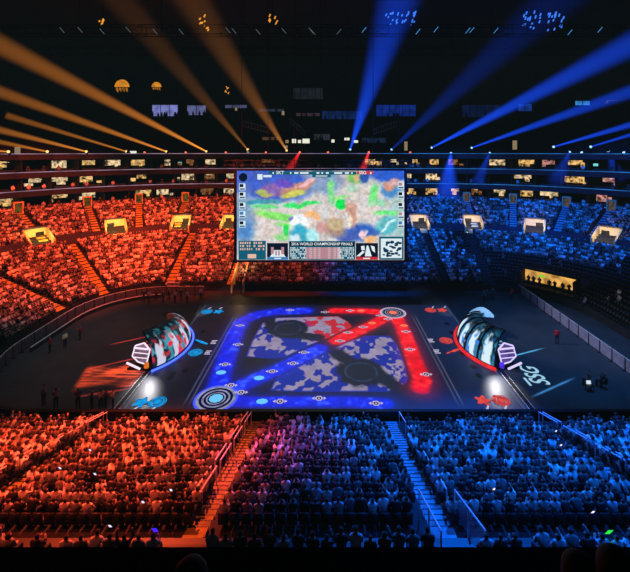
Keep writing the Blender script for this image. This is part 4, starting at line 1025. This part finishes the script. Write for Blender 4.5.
# ------------------------------------------------------------------ moving lights and their beams in the haze
def beam_mat(name, c, k, L_, r0, r1, ex=-1.5):
    m, n, Lk, out = nt(name)
    vol = n.new('ShaderNodeEmission'); vol.inputs['Color'].default_value = (*c, 1)
    at = n.new('ShaderNodeTexCoord'); sp_ = n.new('ShaderNodeSeparateXYZ'); Lk.new(at.outputs['Object'], sp_.inputs[0])
    # radius at this point of the cone, soft edge across it
    rad = n.new('ShaderNodeMapRange'); rad.inputs['From Max'].default_value = L_; rad.inputs['To Min'].default_value = r0; rad.inputs['To Max'].default_value = r1; Lk.new(sp_.outputs['Z'], rad.inputs['Value'])
    ln = n.new('ShaderNodeVectorMath'); ln.operation = 'LENGTH'; cb = n.new('ShaderNodeCombineXYZ'); Lk.new(sp_.outputs['X'], cb.inputs[0]); Lk.new(sp_.outputs['Y'], cb.inputs[1]); Lk.new(cb.outputs[0], ln.inputs[0])
    dv = n.new('ShaderNodeMath'); dv.operation = 'DIVIDE'; Lk.new(ln.outputs['Value'], dv.inputs[0]); Lk.new(rad.outputs[0], dv.inputs[1])
    ed = n.new('ShaderNodeMapRange'); ed.interpolation_type = 'SMOOTHSTEP'; ed.inputs['From Min'].default_value = 1.0; ed.inputs['From Max'].default_value = .35; Lk.new(dv.outputs[0], ed.inputs['Value'])
    pw = n.new('ShaderNodeMath'); pw.operation = 'POWER'; pw.inputs[1].default_value = ex; Lk.new(rad.outputs[0], pw.inputs[0])
    mu = n.new('ShaderNodeMath'); mu.operation = 'MULTIPLY'; Lk.new(pw.outputs[0], mu.inputs[0]); Lk.new(ed.outputs[0], mu.inputs[1])
    m2 = n.new('ShaderNodeMath'); m2.operation = 'MULTIPLY'; m2.inputs[1].default_value = k; Lk.new(mu.outputs[0], m2.inputs[0])
    Lk.new(m2.outputs[0], vol.inputs['Strength']); Lk.new(vol.outputs[0], out.inputs['Volume'])
    m.cycles.emission_sampling = 'NONE'
    return m
def moving_light(px, py, label, c, lens, end=None, wpx=None, D2=None, k=1.0, ext=1.35, group=None, w0=.16):
    s = s_at_px(px, 28, 20.9); p, n, t = ring_frame(s, 28.1, TOPZ+.68); 
    o0 = Q(px, py, p.y); 
    rt = empty('moving_light', p, label, 'stage light', group)
    zc = max(o0.z, TOPZ+1.0); c0 = Vector((o0.x, p.y, zc))
    d = Vector((0, -.8, -.6)).normalized()
    if end: e = Q(*end, D2); d = (e-c0).normalized()
    b = MB(); b.box((c0.x-.28, c0.y-.28, TOPZ+.5), (c0.x+.28, c0.y+.28, TOPZ+.72)); b.build('base', M['black'], rt)
    b = MB(); 
    for sg in (-1, 1): b.box((c0.x+sg*.3-.04, c0.y-.1, TOPZ+.72), (c0.x+sg*.3+.04, c0.y+.1, zc+.1))
    b.build('yoke', M['black'], rt)
    b = MB(); b.tube([c0-d*.35, c0+d*.2], [.17, .22], 12); b.build('lamp_head', M['black'], rt)
    b = MB(); b.tube([c0+d*.2, c0+d*.24], .24, 12); b.build('lens', lens, rt)
    if end:
        L_ = (e-c0).length; r1 = wpx*D2/F/2; Lt = L_*ext; rt1 = w0+(r1-w0)*ext
        N = 20; vs = []; fs = []
        for k_ in range(2):
            for j in range(N): a = 2*PI*j/N; rr = (w0, rt1)[k_]; vs.append((rr*math.cos(a), rr*math.sin(a), (0, Lt)[k_]))
        fs = [(j, (j+1) % N, N+(j+1) % N, N+j) for j in range(N)]+[tuple(range(N))[::-1], tuple(N+j for j in range(N))]
        me = bpy.data.meshes.new('light_shaft'); me.from_pydata(vs, [], fs); me.update(); me.materials.append(beam_mat('haze_shaft', c, k, Lt, w0, rt1, -2.0 if c[0] > c[2] else -1.5))
        o = bpy.data.objects.new('light_shaft', me); COL.objects.link(o); o.parent = rt; o.matrix_parent_inverse = Matrix.Translation(-rt.location)
        o.location = c0+d*.25; o.rotation_mode = 'QUATERNION'; o.rotation_quaternion = Vector((0, 0, 1)).rotation_difference(d)
    return rt
OR, BR, BLU, RED = (1.0, .30, .035), (.75, .25, .05), (.006, .075, 1.0), (1.0, .02, .03)
lo_ = emi('lens_amber', (255, 205, 120), 1.6); lbl = emi('lens_blue', (150, 205, 255), 1.6); lre = emi('lens_red', (255, 110, 70), 1.4)
ML = [(207, 152, OR, lo_, (0, 45), 28, 50, .2, 'amber stage light with the brightest long orange beam, upper left'),
      (167, 152, OR, lo_, (0, 92), 17, 55, .14, 'amber stage light with second long orange beam reaching left edge'),
      (127, 153, OR, lo_, (45, 127), 7, 66, .08, 'amber stage light with short thin orange beam, left'),
      (87, 153, OR, lo_, (0, 130), 10, 55, .08, 'amber stage light with thin orange beam below the second long one'),
      (48, 154, OR, lo_, (0, 142), 7, 58, .05, 'amber stage light with low thin orange beam near left edge'),
      (9, 154, OR, lo_, (-30, 149), 6, 55, .05, 'amber stage light nearest the left edge'),
      (248, 150, BR, lo_, (150, 35), 32, 58, .055, 'amber stage light with faint brown beam leaning left'),
      (287, 151, BR, lo_, (213, 33), 38, 56, .11, 'amber stage light with wide steep brown beam left of screen'),
      (350, 150, BLU, lbl, (388, 32), 44, 56, .30, 'blue stage light with steep bright beam above the screen'),
      (391, 150, BLU, lbl, (520, 32), 46, 56, .07, 'blue stage light with dim wide beam leaning right'),
      (431, 148, BLU, lbl, (630, 45), 34, 50, .36, 'blue stage light with the brightest long beam to upper right'),
      (471, 148, BLU, lbl, (630, 92), 19, 52, .24, 'blue stage light with second long beam reaching right edge'),
      (553, 147, BLU, lbl, (630, 125), 9, 56, .17, 'blue stage light with thin beam at right'),
      (590, 147, BLU, lbl, (640, 132), 6, 60, .14, 'blue stage light with lowest thin beam at right')]
for (px, py, c, ln, e, w_, D2, k, lb) in ML: moving_light(px, py, lb, c, ln, e, w_, D2, k)
for (px, py, c, ln, e, w_, D2, k, lb) in [(451, 152, BLU, lbl, (447, 196), 34, 80, .6, 'blue stage light throwing a wide cone down on suites'),
      (490, 152, BLU, lbl, (478, 182), 17, 80, .16, 'blue stage light with dim cone down right of the wide one'),
      (570, 151, BLU, lbl, (556, 182), 24, 72, .12, 'bright blue stage light with dim cone down at right'),
      (608, 150, BLU, lbl, (618, 178), 20, 72, .14, 'blue stage light with cone down near right edge'),
      (300, 154.5, RED, lre, (288, 172), 14, 76, .16, 'red stage light above screen, left one of two'),
      (369, 153.5, RED, lre, (362, 172), 12, 76, .16, 'red stage light above screen, right one of two')]: moving_light(px, py, lb, c, ln, e, w_, D2, k, 1.0)
for (px, lb, ln) in [(145, 'small red-orange stage light on top ledge, left', lre), (186, 'small red-orange stage light below the first orange beam', lre), (226, 'small orange stage light left of screen', lre), (266, 'small orange stage light at upper left of screen', lre), (328, 'small red stage light between the two red cones', lre), (410, 'small red stage light at upper right of screen', lre), (623, 'small blue stage light at right edge', lbl), (581, 'small blue stage light between bright right ones', lbl)]:
    moving_light(px, 155, lb, None, ln)
# ------------------------------------------------------------------ lit concession tunnel on the right
c = G(549, 292); c = Vector((31.2, 56.6, 0))
rt = empty('concession_tunnel', c, 'warm lit tunnel mouth with people below the right stands', 'tunnel')
s_ = s_at_px(549, 3.2, .5); p, n, t = ring_frame(s_, 2.2, 0); up = Vector((0,0,1))
b = MB(); b.frame(p, n, t, up, (1.6, -3.4, 1.0), (1.75, 3.4, 3.3)); b.build('lit_back_wall', emi('concession_glow', (255, 190, 95), .95, .65, .9, sample=True), rt)
b = MB(); b.frame(p, n, t, up, (1.3, -3.9, 3.3), (1.9, 3.9, 3.6)); b.build('lintel_slab', M['black'], rt)
b = MB(); b.frame(p, n, t, up, (-.4, -3.8, 0), (1.9, -3.4, 3.3)); b.build('jamb', M['conc'], rt); b = MB(); b.frame(p, n, t, up, (-.4, 3.4, 0), (1.9, 3.8, 3.3)); b.build('jamb', M['conc'], rt)
b = MB(); b.frame(p, n, t, up, (1.45, .6, 2.5), (1.55, 1.5, 2.85)); b.build('exit_light', emi('exit_green', (150, 210, 60), .9), rt)
b = MB(); b.frame(p, n, t, up, (-.5, -3.4, 0), (1.6, 3.4, 1.0)); b.build('landing', M['conc'], rt)
b = MB(); b.frame(p, n, t, up, (-.6, -3.4, 1.0), (-.5, 3.4, 1.5)); b.build('front_rail', M['black'], rt)
tunnel_pts = [p+n*.7+t*k+up*1.0 for k in (-2.7, -1.9, -.9, -.2, 1.1, 1.9, 2.6)]
# warm lit floor tunnel left of the screen
p = G(240, 296); rt = empty('floor_tunnel', (p.x, 56.3, 0), 'warm lit floor tunnel mouth at lower left of screen', 'tunnel')
s_ = s_at_px(238, 1.6, .8); p, n, t = ring_frame(s_, 1.0, 0)
b = MB(); b.add([p+n*r_+t*tt+up*zz for tt in (-.95, -.75) for r_, zz in ((0, 0), (0, 1.6), (6, 4.4), (6, 0))], [(0,1,2,3),(7,6,5,4),(0,4,5,1),(1,5,6,2),(2,6,7,3),(3,7,4,0)]); b.build('side_wall', M['cream'], rt)
b = MB(); b.add([p+n*r_+t*tt+up*zz for tt in (.75, .95) for r_, zz in ((0, 0), (0, 1.6), (6, 4.4), (6, 0))], [(0,1,2,3),(7,6,5,4),(0,4,5,1),(1,5,6,2),(2,6,7,3),(3,7,4,0)]); b.build('side_wall', M['cream'], rt)
ld = bpy.data.lights.new('tunnel_lamp', 'POINT'); ld.energy = 120; ld.color = (1, .6, .25); ld.shadow_soft_size = .2; lo = bpy.data.objects.new('tunnel_lamp', ld); COL.objects.link(lo); lo.location = p+n*2.0+up*3.6
# ------------------------------------------------------------------ people on the floor
def person(loc, yaw, kind, c, label, group=None, sc=1.0):
    o = bpy.data.objects.new('person', HI[kind]); COL.objects.link(o); o.location = loc; o.rotation_euler = (0, 0, yaw); o.color = (*c, 1); o.scale = (sc,)*3
    return tag(o, label, 'person', group, 'thing')
RJ = lin((215, 30, 45))
person(G(50, 353), 2.5, 'stand', RJ, 'person in red jacket standing inside the left barrier'); person(G(80, 340), 2.2, 'standhold', RJ, 'person in red top farther along the left barrier')
person(G(65, 348), -1.9, 'stand', lin((250, 245, 200)), 'person in pale coat standing between two red-clad people'); person(G(557, 344), -.6, 'stand', lin((240, 25, 60)), 'person in bright red jacket standing by right barrier')
person(G(512, 300), .3, 'stand', lin((230, 30, 50)), 'person in red shirt standing at the back right corner')
for k, (px, py, kd) in enumerate([(589, 386, 'sit'), (602, 387, 'sit'), (607, 389, 'lean')]): person(G(px, py), 1.2, kd, lin((70, 60, 70)), ['crew member in dark clothes, left of three by right barrier', 'crew member in dark clothes, middle of three by right barrier', 'crew member leaning forward, right of three by right barrier'][k], 'crew seated by right barrier')
for k, (px, py) in enumerate([(144, 302), (149, 303), (156, 300.5), (163, 303), (169, 300), (175, 303), (181, 301), (187, 303), (201, 300)]):
    person(G(px, py), 3.3+random.uniform(-.5, .5), random.choice(['stand', 'standhold']), lin(random.choice([(60, 60, 70), (150, 150, 165), (40, 40, 50)])), f'photographer in dark clothes at back left of floor, {ordinal(k+1)} from left', 'photographers at the back left')
for k, (px, py) in enumerate([(44, 405), (56, 409), (78, 410), (92, 409.5), (101, 410), (106, 409.5), (113, 410)]):
    person(G(px, py), 1.4+random.uniform(-.8, .8), random.choice(['stand', 'standhold']), lin(random.choice([(160, 120, 130), (220, 215, 190), (90, 80, 90)])), f'crew member standing at near left edge of floor, {ordinal(k+1)} from left', 'crew at the near left edge')
for k, p in enumerate(tunnel_pts): person(p, 2.4+random.uniform(-.6, .6), random.choice(['stand', 'standhold']), lin(random.choice([(60, 40, 40), (30, 30, 35), (180, 160, 140)])), f'person standing in warm lit right tunnel, {ordinal(k+1)} from the left', 'people in the lit tunnel')
for k, (px, py) in enumerate([(487, 301), (484, 303), (493, 300)]): person(G(px, py), 2.8, 'stand', lin((70, 75, 95)), f'crew member in dark clothes at back right, {ordinal(k+1)} counted', 'crew at the back right')
for k, e in enumerate(x_ for x_ in bpy.data.objects if x_.get('group') == 'crew at the back right'): e['label'] = ['crew member in dark clothes, middle of three at back right', 'crew member in dark clothes, left of three at back right', 'crew member in dark clothes, right of three at back right'][k]
# laptop of the crew at right
p = G(590, 391); rt = empty('laptop', (p.x, p.y, .5), 'open laptop glowing in front of crew by right barrier', 'laptop')
b = MB(); b.box((p.x-.2, p.y-.14, .5), (p.x+.2, p.y+.14, .52)); b.build('keyboard_deck', M['black'], rt)
b = MB(); b.add([(p.x-.2, p.y+.14, .52), (p.x+.2, p.y+.14, .52), (p.x+.2, p.y+.22, .8), (p.x-.2, p.y+.22, .8)], [(0, 1, 2, 3)]); b.build('display', emi('laptop_glow', (210, 225, 240), 1.0), rt)
b = MB(); b.box((p.x-.3, p.y-.2, .44), (p.x+.3, p.y+.25, .5)); 
for sx in (-.25, .25):
    for sy in (-.15, .2): b.box((p.x+sx-.02, p.y+sy-.02, 0), (p.x+sx+.02, p.y+sy+.02, .45))
tag(b.build('side_table', M['black']), 'small black table under the laptop by right barrier', 'table', kind='thing')
# phones glowing in the near left stands
for k, (px, py, c_) in enumerate([(60, 468, 0), (90, 450, 0), (110, 526, 0), (143, 502, 0), (95, 474, 0), (171, 490, 0), (556, 431, 0), (494, 489, 0), (593, 512, 0), (561, 445, 0), (155, 530, 1), (609, 532, 2)]):
    # on the seating plane z = Z1 + .37 (29-D) + 1.1
    D_ = 20.0
    for _ in range(30): D_ = F*(H-(Z1+.37*(29-D_)+1.25))/(py-PY)
    p = Q(px, py, D_); rt = empty('smartphone', p, ['glowing phone held up left of the red aisle rail', 'glowing phone held up beside the red aisle rail', 'glowing phone in the red crowd, lowest on left', 'glowing phone in red crowd, right of the lowest one', 'small phone glow right of the red aisle rail', 'phone glow in red crowd nearest the orange stairs', 'white phone light at top of right aisle rail', 'phone glow in middle of the right blue crowd', 'phone glow at lower right of the blue crowd', 'small phone glow left of right aisle rail', 'violet-blue lit phone in red crowd near balcony', 'green glowing phone screen near balcony at right'][k], 'phone')
    sz = 1.0 if k < 10 else 1.8
    b = MB(); b.frame(p, Vector((1, 0, 0)), Vector((0, .5, -.86)), Vector((0, .86, .5)), (-.05*sz, -.1*sz, 0), (.05*sz, .1*sz, .012)); b.build('phone_body', M['black'], rt)
    b = MB(); b.frame(p, Vector((1, 0, 0)), Vector((0, .5, -.86)), Vector((0, -.86, -.5)), (-.045*sz, -.09*sz, 0), (.045*sz, .09*sz, .006)); b.build('phone_screen', emi('phone_glow', [(225, 215, 250), (70, 30, 255), (40, 220, 60)][c_], 1.3), rt)
# dark heads just in front of the camera
hairm = mat('dark_hair', (16, 14, 14), .7, var=.5, scale=30)
me_hi, _, zn = body('sit', 2); setattr_col(me_hi, 'col', ZC[zn]*.6); a = me_hi.attributes.new('shirt', 'FLOAT', 'POINT'); a.data.foreach_set('value', (zn == 1).astype(np.float32)); me_hi.materials.append(PM); me_hi.polygons.foreach_set('use_smooth', [True]*len(me_hi.polygons))
for (px, py, D_, lb) in ((617, 548, 2.35, 'dark silhouetted spectator head at lower right corner'), (580, 553, 2.5, 'dark silhouetted spectator left of the corner one'), (190, 559, 2.45, 'dark silhouetted spectator head at bottom left of orange stairs')):
    p = Q(px, py, D_); zt = 1.40
    o = bpy.data.objects.new('person', me_hi); COL.objects.link(o); o.location = (p.x, p.y, p.z-zt); o.color = (.02, .02, .025, 1)
    tag(o, lb, 'person', 'spectators right below the camera', 'thing')
    bm = bmesh.new(); bmesh.ops.create_uvsphere(bm, u_segments=16, v_segments=10, radius=.118)
    for v_ in bm.verts:
        v_.co.y *= 1.1; v_.co.z *= 1.05
        if v_.co.z < -.02 and v_.co.y < .05: v_.co.z *= 1.7
        v_.co += Vector((0, -.015, 1.27))
        if v_.co.y > .07 and v_.co.z < 1.27: v_.co.y = .05
    me = bpy.data.meshes.new('hair'); bm.to_mesh(me); bm.free(); me.materials.append(hairm); me.polygons.foreach_set('use_smooth', [True]*len(me.polygons))
    h = bpy.data.objects.new('hair', me); COL.objects.link(h); h.parent = o
    b = MB(); b.box((p.x-.24, p.y-.26, p.z-zt+.0), (p.x+.24, p.y+.2, p.z-zt+.42)); b.box((p.x-.24, p.y-.34, p.z-zt+.42), (p.x+.24, p.y-.26, p.z-zt+.9))
    tag(b.build('balcony_seat', M['black']), lb.replace('spectator', 'seat of spectator'), 'seat', kind='thing')
# ------------------------------------------------------------------ lights
def spot(name, loc, tgt, col_, e, ang, blend=.6, r=.6):
    ld = bpy.data.lights.new(name, 'SPOT'); ld.energy = e; ld.color = col_; ld.spot_size = math.radians(ang); ld.spot_blend = blend; ld.shadow_soft_size = r
    o = bpy.data.objects.new(name, ld); COL.objects.link(o); o.location = loc
    o.rotation_euler = (Vector(tgt)-Vector(loc)).to_track_quat('-Z', 'Y').to_euler(); return o
RL, BL_ = (1.0, .078, .024), (.0, .138, 1.0)
spot('red_wash', (-24, 40, 38), (-45, 60, 6), RL, 175000, 62, .7)
spot('red_wash', (-16, 44, 38), (-24, 70, 6), RL, 165000, 56, .8)
spot('red_wash', (-8, 44, 38), (-9, 66, 4), RL, 75000, 34, .9)
spot('blue_wash', (9, 44, 38), (9, 67, 4), BL_, 52000, 40, .9)
spot('red_wash', (-6.5, 58.5, 34), (-6.8, 62, 2.5), RL, 34000, 34, .8)
spot('blue_wash', (6.5, 58.5, 34), (6.2, 62.5, 2.5), BL_, 44000, 36, .8)
spot('blue_wash', (18, 46, 38), (27, 74, 7), BL_, 100000, 56, .8)
spot('blue_wash', (26, 44, 38), (50, 66, 7), BL_, 75000, 56, .8)
spot('red_wash', (-17, 40, 38), (-13.9, 20, 3), RL, 215000, 36, .6)
spot('red_wash', (-24, 14, 36), (-13, 20, 3), RL, 60000, 36, .7)
spot('magenta_wash', (-3.5, 40, 38), (-2.9, 21, 3), (.85, .03, .45), 42000, 15, .9)
spot('blue_wash', (12, 40, 38), (10.2, 20, 3), BL_, 130000, 43, .5)
spot('blue_wash', (22, 14, 36), (11, 20, 3), BL_, 45000, 42, .7)
spot('booth_flood', (-17.0, 36.7, 2.2), (-16.5, 34.2, 0), (1, .97, 1), 900, 62, 1.0, .05)
spot('booth_flood', (16.2, 36.9, 2.2), (15.8, 34.4, 0), (1, .97, 1), 900, 62, 1.0, .05)
spot('booth_flood', (-16.9, 46.2, 1.8), (-15.9, 51, 0), (.9, .93, 1), 900, 34, .5, .05)
spot('booth_flood', (16.0, 46.4, 1.8), (15.2, 51, 0), (.8, .93, 1), 600, 34, .5, .05)
for a_, b_, lf in TLAMPS: spot('tunnel_lamp', a_, b_, (1, .74, .22) if lf else (1, .82, .52), 900 if lf else 700, 100, .7, .2)
spot('floor_wash', (24, 34, 38), (24, 42, 0), (.02, .25, .85), 42000, 44, .9)
spot('floor_wash', (-24, 34, 38), (-24, 42, 0), (.75, .85, .95), 7000, 40, .9)  # added unseen neutral wash against the red spill at left
spot('balcony_fill', (0, 6, 40), (0, 60, 20), (.45, .6, .8), 1200, 130, 1.0, 4)
spot('barrier_fill', (0, 43, 20), (29, 43, .6), (.75, .72, 1), 14000, 32, .9)  # added unseen spot that brightens the right barrier
spot('barrier_fill', (-10, 44, 36), (-32, 46, .5), (.8, .7, .8), 5000, 30, .9)  # added unseen spot that brightens the left barrier
wd = bpy.data.worlds.new('world'); S.world = wd; wd.use_nodes = True
bg = wd.node_tree.nodes['Background']; bg.inputs[0].default_value = (.35, .6, .75, 1); bg.inputs[1].default_value = .006

m, n, L, out = nt('haze_glow_volume'); pv = n.new('ShaderNodeVolumePrincipled'); pv.inputs['Density'].default_value = 0.0  # added emissive volume without density, lifting the blacks
pv.inputs['Emission Color'].default_value = (.55, .95, 1.0, 1); pv.inputs['Emission Strength'].default_value = .00005; L.new(pv.outputs[0], out.inputs['Volume']); m.cycles.emission_sampling = 'NONE'; m.cycles.homogeneous_volume = True
b = MB(); b.box((-110, -30, -2), (110, 140, 50)); tag(b.build('haze', m), 'added glow lifting the blacks as thin stage haze through the whole arena', 'haze', kind='stuff')
